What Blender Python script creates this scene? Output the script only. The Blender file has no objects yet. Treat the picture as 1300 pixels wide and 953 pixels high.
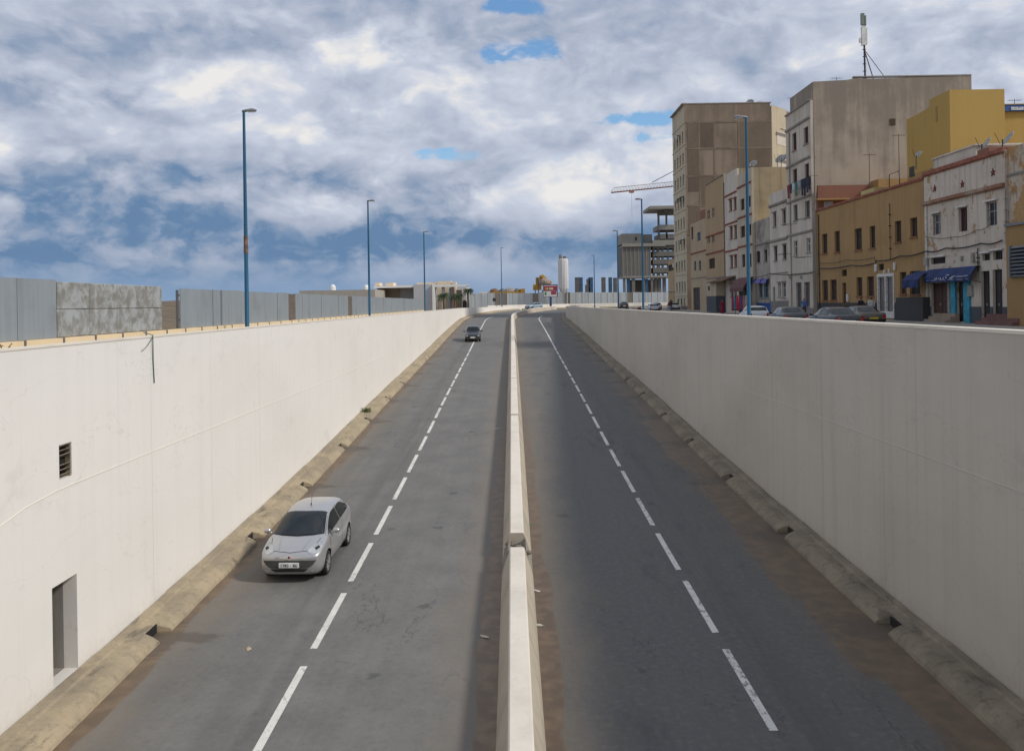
import bpy, bmesh, math, random
from mathutils import Vector, Matrix, noise as mnoise
from mathutils.bvhtree import BVHTree
from mathutils.geometry import tessellate_polygon
random.seed(7)
R = math.radians
scene = bpy.context.scene
COL = scene.collection
F = 1080.0; EYE = 1.6; ROLL = 0.016
# ---------------------------------------------------------------- measuring helpers (photo pixel -> place)
def ray(px, py):
    dx, dy = px-650.0, py-385.0
    return (dx-ROLL*dy)/F, (-(dy+ROLL*dx))/F      # right, up per metre forward
def at_x(px, py, X):
    u, v = ray(px, py); d = X/u
    return Vector((X, d, EYE+v*d))
def at_y(px, py, d):
    u, v = ray(px, py)
    return Vector((u*d, d, EYE+v*d))
def at_z(px, py, z):
    u, v = ray(px, py); d = (z-EYE)/v
    return Vector((u*d, d, z))
# ---------------------------------------------------------------- materials
MATS = {}
def hsh(n): return sum(ord(c)*(i+1) for i, c in enumerate(n))
class NT:
    def __init__(s, name):
        s.m = bpy.data.materials.new(name); s.m.use_nodes = True
        s.t = s.m.node_tree; s.n = s.t.nodes; s.l = s.t.links
        s.b = s.n['Principled BSDF']
        s.tc = s.n.new('ShaderNodeTexCoord')
    def link(s, a, b): s.l.new(a, b)
    def noise(s, vec, scale, detail=4, rough=.55, dist=0):
        n = s.n.new('ShaderNodeTexNoise'); n.inputs['Scale'].default_value = scale
        n.inputs['Detail'].default_value = detail; n.inputs['Roughness'].default_value = rough
        n.inputs['Distortion'].default_value = dist
        if vec is not None: s.link(vec, n.inputs['Vector'])
        return n.outputs['Fac']
    def mapping(s, vec, scale=(1,1,1), loc=(0,0,0)):
        n = s.n.new('ShaderNodeMapping'); n.inputs['Scale'].default_value = scale; n.inputs['Location'].default_value = loc
        s.link(vec, n.inputs['Vector']); return n.outputs['Vector']
    def ramp(s, fac, a, b, ca=0.0, cb=1.0):
        n = s.n.new('ShaderNodeMapRange'); n.interpolation_type = 'SMOOTHSTEP'
        s.link(fac, n.inputs['Value'])
        n.inputs['From Min'].default_value = a; n.inputs['From Max'].default_value = b
        n.inputs['To Min'].default_value = ca; n.inputs['To Max'].default_value = cb
        return n.outputs['Result']
    def math(s, op, a, b=0.0, c=0.0):
        n = s.n.new('ShaderNodeMath'); n.operation = op
        for i, v in enumerate((a, b, c)):
            if isinstance(v, (int, float)): n.inputs[i].default_value = v if n.inputs[i].type == 'VALUE' else (v,v,v,1)
            else: s.link(v, n.inputs[i])
        return n.outputs[0]
    def mix(s, fac, a, b, blend='MIX'):
        n = s.n.new('ShaderNodeMix'); n.data_type = 'RGBA'; n.blend_type = blend
        for i, v in ((0, fac), (6, a), (7, b)):
            if isinstance(v, (int, float)): n.inputs[i].default_value = v if n.inputs[i].type == 'VALUE' else (v,v,v,1)
            elif isinstance(v, tuple): n.inputs[i].default_value = (v[0], v[1], v[2], 1)
            else: s.link(v, n.inputs[i])
        return n.outputs[2]
    def sep(s, vec):
        n = s.n.new('ShaderNodeSeparateXYZ'); s.link(vec, n.inputs[0]); return n.outputs
    def bump(s, h, strength=.2, dist=.02):
        n = s.n.new('ShaderNodeBump'); n.inputs['Strength'].default_value = strength; n.inputs['Distance'].default_value = dist
        s.link(h, n.inputs['Height']); s.link(n.outputs[0], s.b.inputs['Normal'])
    def col(s, c):
        if isinstance(c, tuple): s.b.inputs['Base Color'].default_value = (c[0], c[1], c[2], 1)
        else: s.link(c, s.b.inputs['Base Color'])
    def rough(s, r):
        if isinstance(r, (int, float)): s.b.inputs['Roughness'].default_value = r
        else: s.link(r, s.b.inputs['Roughness'])

def plain(name, c, rough=.6, metal=0, var=.12, scale=3.0, spec=None):
    if name in MATS: return MATS[name]
    t = NT(name); o = t.tc.outputs['Object']
    f = t.noise(o, scale, 5)
    k = tuple(x*(1-var) for x in c); k2 = tuple(min(1, x*(1+var)) for x in c)
    t.col(t.mix(t.ramp(f, .3, .7), k, k2)); t.rough(rough); t.b.inputs['Metallic'].default_value = metal
    if spec is not None: t.b.inputs['Specular IOR Level'].default_value = spec
    MATS[name] = t.m; return t.m

def stucco(name, c, dark=None, streak=.4, blotch=.45, peel=None, peel_t=.58, scale=1.0, rough=.92, bump=.25, sscale=.06, wash=None):
    if name in MATS: return MATS[name]
    t = NT(name); o = t.tc.outputs['Object']
    dark = dark or tuple(x*.6 for x in c)
    big = t.noise(t.mapping(o, (1,1,1), (hsh(name) % 17, 3, 5)), .32*scale, 6, .6)
    base = t.mix(t.math('MULTIPLY', t.ramp(big, .42, .72), blotch), c, dark)
    st = t.noise(t.mapping(o, (1.3,1.3,sscale), (2, hsh(name) % 13, 1)), 1.6*scale, 6, .65)
    base = t.mix(t.math('MULTIPLY', t.ramp(st, .48, .75), streak), base, tuple(x*.55 for x in dark))
    fine = t.noise(o, 7*scale, 8, .7)
    base = t.mix(t.math('MULTIPLY', t.ramp(fine, .5, .8), .22), base, tuple(x*.6 for x in c))
    if peel:
        pn = t.noise(t.mapping(o, (1,1,.7), (4,1,7)), .9*scale, 9, .68, .3)
        base = t.mix(t.ramp(pn, peel_t, peel_t+.025), base, peel)
        pn2 = t.noise(t.mapping(o, (1,1,.45), (14,1,2)), 1.7*scale, 8, .7)
        base = t.mix(t.math('MULTIPLY', t.ramp(pn2, peel_t+.02, peel_t+.1), .6), base, tuple(x*.55 for x in peel))
    if wash:
        lo, hi, wc, amt = wash
        zl = t.sep(o)[2]
        drip = t.noise(t.mapping(o, (1,1,.05), (5,2,3)), 1.1, 7, .62)
        cl = t.noise(t.mapping(o, (1,1,.8), (8,2,3)), .5, 7, .62)
        k = t.math('ADD', t.math('DIVIDE', t.math('SUBTRACT', zl, lo), hi-lo), t.math('ADD', t.math('MULTIPLY', t.math('SUBTRACT', drip, .5), 2.0), t.math('MULTIPLY', t.math('SUBTRACT', cl, .5), 1.3)))
        base = t.mix(t.math('MULTIPLY', t.ramp(k, .35, 1.0), amt), base, wc)
    t.col(base); t.rough(rough); t.bump(fine, bump, .03)
    MATS[name] = t.m; return t.m

def glass(name, c=(.02,.025,.03), rough=.06):
    if name in MATS: return MATS[name]
    t = NT(name); o = t.tc.outputs['Object']
    t.col(t.mix(t.noise(o, 1.2, 3), tuple(x*.6 for x in c), tuple(x*1.4 for x in c))); t.rough(rough)
    MATS[name] = t.m; return t.m
# ---------------------------------------------------------------- mesh builder
class MB:
    def __init__(s): s.v = []; s.f = []; s.mi = []; s.uv = []; s.k = 0
    def quad(s, *ps):
        b = len(s.v); s.v += [Vector(p) for p in ps]; s.f.append(tuple(range(b, b+len(ps)))); s.mi.append(s.k)
    def box(s, x0, x1, y0, y1, z0, z1, M=None):
        b = len(s.v)
        pts = [Vector(p) for p in ((x0,y0,z0),(x1,y0,z0),(x1,y1,z0),(x0,y1,z0),(x0,y0,z1),(x1,y0,z1),(x1,y1,z1),(x0,y1,z1))]
        if M is not None: pts = [M @ p for p in pts]
        s.v += pts
        for f in ((3,2,1,0),(4,5,6,7),(0,1,5,4),(1,2,6,5),(2,3,7,6),(3,0,4,7)):
            s.f.append(tuple(b+i for i in f)); s.mi.append(s.k)
        return s
    def prism(s, poly, z0, z1):
        n = len(poly); b = len(s.v)
        s.v += [Vector((p[0], p[1], z0)) for p in poly] + [Vector((p[0], p[1], z1)) for p in poly]
        s.f.append(tuple(b+i for i in range(n))[::-1]); s.mi.append(s.k)
        s.f.append(tuple(b+n+i for i in range(n))); s.mi.append(s.k)
        for i in range(n):
            j = (i+1) % n; s.f.append((b+i, b+j, b+n+j, b+n+i)); s.mi.append(s.k)
        return s
    def tube(s, path, r, n=8, caps=True):
        path = [Vector(p) for p in path]; rs = r if isinstance(r, (list, tuple)) else [r]*len(path)
        b = len(s.v); up = None
        for i, p in enumerate(path):
            d = (path[min(i+1, len(path)-1)]-path[max(i-1, 0)])
            d = d.normalized() if d.length > 1e-9 else Vector((0,0,1))
            if up is None:
                up = Vector((1,0,0)) if abs(d.z) > .9 else Vector((0,0,1))
            a = d.cross(up)
            if a.length < 1e-5: a = d.cross(Vector((0,1,0)))
            a.normalize(); c = a.cross(d); up = c
            for k in range(n):
                t = 2*math.pi*k/n; s.v.append(p + (a*math.cos(t)+c*math.sin(t))*rs[i])
        for i in range(len(path)-1):
            for k in range(n):
                k2 = (k+1) % n
                s.f.append((b+i*n+k, b+i*n+k2, b+(i+1)*n+k2, b+(i+1)*n+k)); s.mi.append(s.k)
        if caps:
            s.f.append(tuple(b+k for k in range(n))[::-1]); s.mi.append(s.k)
            e = b+(len(path)-1)*n; s.f.append(tuple(e+k for k in range(n))); s.mi.append(s.k)
        return s
    def bar(s, a, b, w): return s.tube([a, b], w*.7071, 4)
    def lathe(s, prof, c, n=24, axis='z', M=None):
        b = len(s.v); c = Vector(c)
        for (r, h) in prof:
            for k in range(n):
                t = 2*math.pi*k/n
                p = Vector((r*math.cos(t), r*math.sin(t), h)) if axis == 'z' else Vector((h, r*math.cos(t), r*math.sin(t)))
                if M is not None: p = M @ p
                s.v.append(c+p)
        for i in range(len(prof)-1):
            for k in range(n):
                k2 = (k+1) % n
                s.f.append((b+i*n+k, b+i*n+k2, b+(i+1)*n+k2, b+(i+1)*n+k)); s.mi.append(s.k)
        s.f.append(tuple(b+k for k in range(n))[::-1]); s.mi.append(s.k)
        e = b+(len(prof)-1)*n; s.f.append(tuple(e+k for k in range(n))); s.mi.append(s.k)
        return s
    def ball(s, c, rx, ry, rz, n=10, m=6, jit=0):
        b = len(s.v); c = Vector(c)
        for i in range(m+1):
            ph = math.pi*i/m - math.pi/2
            for k in range(n):
                t = 2*math.pi*k/n; j = 1+random.uniform(-jit, jit)
                s.v.append(c+Vector((rx*math.cos(ph)*math.cos(t)*j, ry*math.cos(ph)*math.sin(t)*j, rz*math.sin(ph)*j)))
        for i in range(m):
            for k in range(n):
                k2 = (k+1) % n
                s.f.append((b+i*n+k, b+i*n+k2, b+(i+1)*n+k2, b+(i+1)*n+k)); s.mi.append(s.k)
        return s
    def grid(s, rows):
        b = len(s.v); n = len(rows[0])
        for r in rows: s.v += [Vector(p) for p in r]
        for i in range(len(rows)-1):
            for k in range(n-1):
                s.f.append((b+i*n+k, b+i*n+k+1, b+(i+1)*n+k+1, b+(i+1)*n+k)); s.mi.append(s.k)
        return s
    def mesh(s, name, off=Vector((0,0,0)), smooth=False):
        me = bpy.data.meshes.new(name)
        me.from_pydata([tuple(p-off) for p in s.v], [], s.f)
        for p, k in zip(me.polygons, s.mi): p.material_index = k; p.use_smooth = smooth
        me.validate(); me.update()
        return me
    def build(s, name, mats, parent=None, smooth=False, off=None, fix=True, angle=None):
        if off is None: off = parent['_o'] if parent is not None and '_o' in parent else (0,0,0)
        off = Vector(off)
        me = s.mesh(name, off, smooth)
        if fix:
            bm = bmesh.new(); bm.from_mesh(me); bmesh.ops.recalc_face_normals(bm, faces=bm.faces); bm.to_mesh(me); bm.free()
        if angle is not None:
            for p in me.polygons: p.use_smooth = True
            me.set_sharp_from_angle(angle=R(angle))
        for m in (mats if isinstance(mats, (list, tuple)) else [mats]): me.materials.append(m)
        o = bpy.data.objects.new(name, me); COL.objects.link(o)
        if parent is not None:
            o.parent = parent; o['_o'] = tuple(off)
        else:
            o.location = off; o['_o'] = tuple(off)
        return o
def tag(o, label=None, cat=None, group=None, kind=None):
    if label: o['label'] = label
    if cat: o['category'] = cat
    if group: o['group'] = group
    if kind: o['kind'] = kind
    return o
def thing(name, label, cat, loc=(0,0,0), group=None, world=True, rz=0):
    """Empty at the base; world=True: its parts are given in world coordinates."""
    o = bpy.data.objects.new(name, None); COL.objects.link(o); o.empty_display_size = .3
    o.location = loc; o.rotation_euler = (0,0,rz)
    o['_o'] = tuple(loc) if world else (0.0,0.0,0.0)
    return tag(o, label, cat, group)
def copy_tree(o, loc=None, rz=None, label=None, group=None, parent=None):
    c = o.copy(); COL.objects.link(c)
    if parent is not None: c.parent = parent
    else:
        if loc is not None: c.location = loc
        if rz is not None: c.rotation_euler = (0,0,rz)
        if label: c['label'] = label
        if group: c['group'] = group
    for ch in list(o.children): copy_tree(ch, parent=c)
    return c
def bevel(o, w, seg=1):
    m = o.modifiers.new('bevel', 'BEVEL'); m.width = w; m.segments = seg; m.limit_method = 'ANGLE'; m.angle_limit = R(40)
    return o
def lerp(a, b, t): return a+(b-a)*t
def curve(keys, y):
    if y <= keys[0][0]: return keys[0][1]
    for (a, va), (b, vb) in zip(keys, keys[1:]):
        if y <= b: return lerp(va, vb, (y-a)/(b-a))
    return keys[-1][1]
def scurve(keys, y):
    """monotone-ish smooth interpolation (Catmull-Rom on uneven keys)"""
    n = len(keys)
    if y <= keys[0][0]: return keys[0][1]
    if y >= keys[-1][0]: return keys[-1][1]
    for i in range(n-1):
        x0, v0 = keys[i]; x1, v1 = keys[i+1]
        if y <= x1:
            h = x1-x0; t = (y-x0)/h
            m0 = (v1-keys[i-1][1])/(x1-keys[i-1][0]) if i > 0 else (v1-v0)/h
            m1 = (keys[i+2][1]-v0)/(keys[i+2][0]-x0) if i < n-2 else (v1-v0)/h
            return (2*t**3-3*t*t+1)*v0+(t**3-2*t*t+t)*h*m0+(-2*t**3+3*t*t)*v1+(t**3-t*t)*h*m1
CARTEST=False
SKY_OX, SKY_OY, SKYGAIN, EXPO = 11.1, 5.7, 1.0, 0.0
BILLOW, RELIEF, NMEAN, MIDAMP = .75, 1.5, .60, .42
# ================================================================ CAMERA, SKY, SUN
cam = bpy.data.cameras.new('camera'); co = bpy.data.objects.new('camera', cam); COL.objects.link(co)
cam.sensor_width = 36; cam.lens = 36*F/1300; cam.shift_y = -(476.5-385)/1300
cam.clip_end = 9000; cam.clip_start = .05
co.location = (0,0,EYE)
co.matrix_world = Matrix.Translation((0,0,EYE)) @ Matrix.Rotation(R(90),4,'X') @ Matrix.Rotation(-ROLL,4,'Z')
scene.camera = co
SUN_EL, SUN_AZ = R(39), R(109)          # azimuth clockwise from +Y
sd = bpy.data.lights.new('sun','SUN'); sd.energy = 2.75; sd.angle = R(7); sd.color = (1,.945,.86)
so = bpy.data.objects.new('sun', sd); COL.objects.link(so)
dvec = Vector((math.sin(SUN_AZ)*math.cos(SUN_EL), math.cos(SUN_AZ)*math.cos(SUN_EL), math.sin(SUN_EL)))
so.rotation_euler = dvec.to_track_quat('Z','Y').to_euler()
so.location = (40,-20,60)
w = bpy.data.worlds.new('World'); scene.world = w; w.use_nodes = True
class WT(NT):
    def __init__(s, w):
        s.t = w.node_tree; s.n = s.t.nodes; s.l = s.t.links; s.tc = s.n.new('ShaderNodeTexCoord')
t = WT(w); bg = t.n['Background']
sky = t.n.new('ShaderNodeTexSky'); sky.sky_type = 'NISHITA'; sky.sun_disc = False
sky.sun_elevation = SUN_EL; sky.sun_rotation = SUN_AZ; sky.air_density = 1.2; sky.dust_density = .6; sky.ozone_density = 2
gen = t.tc.outputs['Generated']
X, Y, Z = t.sep(gen)
el = t.math('ARCSINE', Z)                      # radians
az = t.math('ARCTAN2', X, Y)
D = t.mapping(gen, (1,1,1.75), (SKY_OX,SKY_OY,0))
warp = t.n.new('ShaderNodeTexNoise'); warp.inputs['Scale'].default_value = 7; warp.inputs['Detail'].default_value = 5; t.link(D, warp.inputs['Vector'])
wv = t.n.new('ShaderNodeVectorMath'); wv.operation = 'MULTIPLY_ADD'; t.link(warp.outputs['Color'], wv.inputs[0]); wv.inputs[1].default_value = (.10,.10,.10); t.link(D, wv.inputs[2])
DW = wv.outputs[0]
def billow(vec):
    v = t.n.new('ShaderNodeTexVoronoi'); v.feature = 'F1'; v.inputs['Scale'].default_value = 9; v.inputs['Detail'].default_value = 2.5; v.inputs['Roughness'].default_value = .55; v.inputs['Lacunarity'].default_value = 2.2;
    v.normalize = True
    t.link(vec, v.inputs['Vector']); return t.math('SUBTRACT', .5, v.outputs['Distance'])
def field(off):
    q = t.mapping(DW, (1,1,1), off)
    return t.math('ADD', t.noise(q, 5.2, 7, .58), t.math('MULTIPLY', billow(q), BILLOW))
n_big = t.noise(t.mapping(D, (1,1,1), (4,1,2)), 2.6, 3, .5)
n_mid = field((0,0,0)); n_off = field((.012,-.004,.055))
n_fine = t.noise(DW, 19, 5, .62)
def gauss(px, py, sx, sy, rot=0.0):
    u, v = ray(px, py); a0 = math.atan2(u,1); e0 = math.asin(v/math.sqrt(1+u*u+v*v))
    wob = t.math('ADD', t.math('MULTIPLY', t.math('SUBTRACT', n_fine, .5), 4.0), t.math('MULTIPLY', t.math('SUBTRACT', n_mid, NMEAN), 9.0))
    da = t.math('DIVIDE', t.math('SUBTRACT', az, a0), sx/F)
    de = t.math('DIVIDE', t.math('SUBTRACT', el, e0), sy/F)
    if rot:
        de = t.math('ADD', de, t.math('MULTIPLY', da, -rot))
    q = t.math('ADD', t.math('MULTIPLY', da, da), t.math('MULTIPLY', de, de))
    q = t.math('ADD', q, t.math('MULTIPLY', wob, 1.0))
    q = t.math('MAXIMUM', q, 0.0)
    return t.math('POWER', 2.718, t.math('MULTIPLY', q, -1.0))
def addup(lst):
    r = None
    for g, amp in lst:
        x = t.math('MULTIPLY', g, amp); r = x if r is None else t.math('ADD', r, x)
    return r
# thin places where the blue shows
holes = addup([(gauss(250,150,48,11,-.1),.9),(gauss(655,70,60,14,.25),.9),(gauss(648,6,30,8),1.),(gauss(560,195,55,9,-.1),.7),
               (gauss(800,152,70,9,.05),.9),(gauss(830,175,45,8,0),.7),(gauss(1290,150,25,8),.5),(gauss(700,12,40,8),.6),(gauss(700,150,60,8),.35),(gauss(20,20,40,8),.2)])
cov = t.math('SUBTRACT', t.math('ADD', .62, t.math('MULTIPLY', t.math('SUBTRACT', n_mid, NMEAN), .9)), t.math('MULTIPLY', holes, .55))
dens = t.ramp(cov, .12, .50)
relief = t.math('MULTIPLY', t.math('SUBTRACT', n_mid, n_off), RELIEF)
brights = addup([(gauss(755,258,80,30,.3),.22),(gauss(735,225,60,22),.14),(gauss(205,168,95,16,-.15),.38),(gauss(345,272,26,12),.5),(gauss(640,255,120,40),.12),
                 (gauss(690,180,260,45),.10),(gauss(420,95,200,40),.10),(gauss(830,205,60,30),.2),(gauss(280,335,40,5),.25),(gauss(560,200,150,20),.15)])
darks = addup([(gauss(150,305,330,40),.60),(gauss(120,225,240,22),.26),(gauss(420,305,160,34),.28),(gauss(600,318,200,28),.28),(gauss(760,320,130,30),.28),
               (gauss(480,40,220,16),.12),(gauss(250,60,300,20),.15),(gauss(440,235,150,20),.28),(gauss(60,120,160,18),.22)])
amp = t.ramp(el, R(2.2), R(8), .38, 1)
tex = t.math('ADD', relief, t.math('ADD', t.math('MULTIPLY', t.math('SUBTRACT', n_fine, .5), .25), t.math('MULTIPLY', t.math('SUBTRACT', n_mid, NMEAN), MIDAMP)))
val = t.math('ADD', t.ramp(el, R(1), R(11), .60, .84), t.math('MULTIPLY', tex, amp))
val = t.math('ADD', val, t.math('MULTIPLY', t.math('SUBTRACT', n_big, .5), .3))
val = t.math('ADD', val, brights); val = t.math('SUBTRACT', val, darks)
val = t.math('MINIMUM', t.math('MAXIMUM', val, 0.0), 1.25)
cr = t.n.new('ShaderNodeValToRGB'); t.link(t.math('DIVIDE', val, 1.25), cr.inputs[0])
e = cr.color_ramp.elements
stops = [(0,(.135,.235,.395)),(.2,(.19,.285,.44)),(.4,(.305,.375,.505)),(.6,(.435,.485,.60)),(.8,(.575,.625,.735)),(1,(.84,.825,.81))]
e[0].position = 0; e[0].color = (*stops[0][1],1); e[1].position = 1; e[1].color = (*stops[-1][1],1)
for p_, c_ in stops[1:-1]:
    q = e.new(p_); q.color = (*c_,1)
# low band of veiled blue near the horizon
low = t.ramp(el, R(3.6), R(0.2)); 
cloudc = t.mix(t.math('MULTIPLY', low, .8), cr.outputs[0], (.215,.335,.515))
cloud10 = t.mix(1.0, cloudc, (10.0,10.0,10.0), 'MULTIPLY')
skyc = t.mix(1.0, sky.outputs[0], (SKYGAIN*.95,SKYGAIN*1.22,SKYGAIN*1.45), 'MULTIPLY')
final = t.mix(dens, skyc, cloud10)
t.link(final, bg.inputs['Color']); bg.inputs['Strength'].default_value = .1
w.cycles.sampling_method = 'MANUAL'; w.cycles.sample_map_resolution = 256
vs = scene.view_settings; vs.view_transform = 'Standard'; vs.look = 'None'; vs.exposure = EXPO; vs.gamma = 1; vs.use_curve_mapping = False
scene.cycles.max_bounces = 6; scene.cycles.diffuse_bounces = 4; scene.cycles.use_denoising = True
# ================================================================ ROAD PATH
S0, RC, SEND = 137.0, 85.0, 178.0
def pos(s, x, z=0.0):
    if s <= S0: return Vector((x, s, z))
    th = (s-S0)/RC; r = RC-x
    return Vector((RC-r*math.cos(th), S0+r*math.sin(th), z))
def zg(y): return curve([(-9999,-.3),(110,-.3),(190,.3),(99999,.3)], y)
ZK = [(-80,-7.4),(0,-7.4),(10,-7.38),(16,-7.33),(27,-7.1),(40,-6.62),(53,-6.02),(70,-5.35),(87,-4.68),(103,-3.98),(125,-3.15),(149,-2.3),(163,-1.78),(178,-1.396),(200,-1.29),(400,-1.29)]
def zr(s): return EYE+scurve(ZK, s)
XL, XR = -8.65, 8.8
def srange(a, b, h):
    n = max(1, int(round((b-a)/h))); return [a+(b-a)*i/n for i in range(n+1)]
def uvsheet(name, mat, s_list, lats, dz, parent=None):
    me = bpy.data.meshes.new(name); v = []; f = []; uv = []
    n = len(lats)
    for s in s_list:
        for x in lats:
            v.append(tuple(pos(s, x, zr(s)+dz))); uv.append((x, s))
    for i in range(len(s_list)-1):
        for k in range(n-1):
            f.append((i*n+k, i*n+k+1, (i+1)*n+k+1, (i+1)*n+k))
    me.from_pydata(v, [], f); lay = me.uv_layers.new(name='UVMap')
    for p in me.polygons:
        p.use_smooth = True
        for li in p.loop_indices: lay.data[li].uv = uv[me.loops[li].vertex_index]
    me.materials.append(mat); o = bpy.data.objects.new(name, me); COL.objects.link(o)
    return o
# ---- asphalt
t = NT('asphalt'); uv = t.tc.outputs['UV']; ux, uy, uz = t.sep(uv)
ax = t.math('ABSOLUTE', ux)
grain = t.noise(uv, 27, 6, .8); mid = t.noise(uv, .55, 7, .6); long_ = t.noise(t.mapping(uv,(1.1,.035,1)), 1.2, 6, .6)
patch = t.noise(t.mapping(uv,(1,.5,1),(5,9,0)), .35, 5, .55)
c = t.mix(t.ramp(mid,.3,.7), (.132,.129,.122), (.178,.173,.163))
c = t.mix(t.math('MULTIPLY', t.ramp(long_,.45,.7), .3), c, (.105,.105,.107))
c = t.mix(t.math('MULTIPLY', t.ramp(grain,.52,.8), .45), c, (.30,.295,.28))
c = t.mix(t.math('MULTIPLY', t.ramp(grain,.46,.25), .5), c, (.05,.05,.05))
# right carriageway toned darker, its shade put into the colour
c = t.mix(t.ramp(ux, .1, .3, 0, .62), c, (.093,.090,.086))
# coarse mottling, oil drops, hairline cracks and patched squares
mot = t.noise(uv, 7, 7, .72); c = t.mix(t.math('MULTIPLY', t.ramp(mot,.48,.68), .35), c, (.215,.208,.195)); c = t.mix(t.math('MULTIPLY', t.ramp(mot,.47,.30), .42), c, (.07,.07,.07))
mot2 = t.noise(t.mapping(uv,(1,.5,1),(3,8,0)), 2.6, 6, .7); c = t.mix(t.math('MULTIPLY', t.ramp(mot2,.5,.72), .30), c, (.085,.084,.082))
drop = t.n.new('ShaderNodeTexVoronoi'); drop.inputs['Scale'].default_value = .55; t.link(uv, drop.inputs['Vector'])
dsz = t.math('MULTIPLY', t.sep(drop.outputs['Color'])[0], .13)
c = t.mix(t.math('MULTIPLY', t.ramp(t.math('SUBTRACT', t.math('ADD', drop.outputs['Distance'], t.math('MULTIPLY', t.math('SUBTRACT', mot, .5), .22)), dsz), .035, -.02), .55), c, (.045,.044,.043))
cw = t.noise(t.mapping(uv,(.8,.35,1),(13,4,0)), .55, 8, .62, .6)
ck = t.noise(t.mapping(uv,(1,1,1),(40,4,0)), .12, 2)
c = t.mix(t.math('MULTIPLY', t.math('MULTIPLY', t.ramp(t.math('ABSOLUTE', t.math('SUBTRACT', cw, .5)), .0045, .0015), t.ramp(ck,.48,.56)), .6), c, (.04,.04,.04))
bk = t.n.new('ShaderNodeTexBrick'); bk.inputs['Scale'].default_value = 1; bk.inputs['Brick Width'].default_value = 3.4; bk.inputs['Row Height'].default_value = 11.0; bk.inputs['Mortar Size'].default_value = .018; bk.inputs['Color1'].default_value = (1,1,1,1); bk.inputs['Color2'].default_value = (0,0,0,1); bk.inputs['Bias'].default_value = -.3
t.link(t.mapping(uv,(1,1,1),(.35,5.0,0)), bk.inputs['Vector'])
c = t.mix(t.math('MULTIPLY', t.sep(bk.outputs['Color'])[0], .10), c, (.092,.09,.087))
# wheel tracks, slightly polished
trk = t.math('ABSOLUTE', t.math('SUBTRACT', t.math('ABSOLUTE', t.math('SUBTRACT', ax, 6.1)), .8))
c = t.mix(t.math('MULTIPLY', t.ramp(trk,.45,.05), .26), c, (.09,.09,.09))
oil = t.math('ABSOLUTE', t.math('SUBTRACT', ax, 4.95))
streak = t.noise(t.mapping(uv,(2.5,.09,1),(3,3,0)), 1.0, 5, .6)
c = t.mix(t.math('MULTIPLY', t.math('MULTIPLY', t.ramp(oil,.8,.0), t.ramp(streak,.42,.7)), .35), c, (.055,.055,.055))
# dust towards kerbs and median (dirt that lies there)
edge = t.math('MINIMUM', t.math('SUBTRACT', 8.05, ax), t.math('MULTIPLY', t.math('SUBTRACT', ax, .4), 1.2))
ragged = t.math('ADD', edge, t.math('MULTIPLY', t.math('SUBTRACT', t.noise(t.mapping(uv,(1,.45,1)), .8, 8, .65), .5), 3.6))
c = t.mix(t.math('MULTIPLY', t.ramp(ragged, 2.1, .2), .62), c, (.19,.158,.122))
# wet mud patches along the median and the right gutter
mudn = t.noise(t.mapping(uv,(.9,.22,1),(2,7,0)), .75, 7, .62)
medw = t.math('SUBTRACT', t.math('MULTIPLY', t.math('SUBTRACT', ax, .4), -1.25), 0.0)
mm = t.math('ADD', medw, t.math('MULTIPLY', mudn, 1.35))
nearm = t.ramp(uy, 60, 16)
mask1 = t.math('MULTIPLY', t.ramp(mm, .12, .2), nearm)
gut = t.math('MULTIPLY', t.math('SUBTRACT', 8.05, ux), -.55)
g2 = t.math('ADD', gut, t.math('MULTIPLY', t.noise(t.mapping(uv,(.7,.16,1),(8,1,0)), .9, 8, .68), 1.7))
mask2 = t.math('MULTIPLY', t.math('MULTIPLY', t.ramp(g2, .16, .3), t.ramp(uy, 75, 30)), t.ramp(ux, 3, 5))
gl = t.math('MULTIPLY', t.math('SUBTRACT', 7.85, t.math('MULTIPLY', ux, -1.0)), -.8)
g3 = t.math('ADD', gl, t.math('MULTIPLY', t.noise(t.mapping(uv,(.7,.13,1),(1,5.5,0)), .7, 7, .6), 1.2))
mask3 = t.math('MULTIPLY', t.ramp(g3, .25, .33), t.ramp(ux, -5, -6.5))
mud = t.math('MAXIMUM', t.math('MAXIMUM', mask1, mask2), t.math('MULTIPLY', mask3, .8))
mudc = t.mix(t.ramp(t.noise(uv, 2.2, 6), .35, .7), (.105,.062,.027), (.19,.118,.058))
c = t.mix(t.math('MULTIPLY', mud, t.ramp(ux, 2, 4, .85, .62)), c, mudc)
# wet fans spreading from the drain mouths
ph = t.math('MULTIPLY', t.math('ABSOLUTE', t.math('SUBTRACT', t.math('FRACT', t.math('DIVIDE', t.math('SUBTRACT', uy, 15.2), 6.95)), .5)), 6.95)
fn = t.noise(t.mapping(uv,(.5,1.6,1),(2,2,0)), 1.6, 7, .68)
fan = t.math('SUBTRACT', t.math('ADD', .62, t.math('MULTIPLY', t.math('SUBTRACT', fn, .5), 2.2)), t.math('ADD', t.math('MULTIPLY', ph, .55), t.math('MULTIPLY', t.math('SUBTRACT', 7.85, ax), .42)))
c = t.mix(t.math('MULTIPLY', t.math('MULTIPLY', t.ramp(fan, 0, .3), t.ramp(ax, 4.2, 5.6)), .6), c, (.075,.062,.05))
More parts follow.
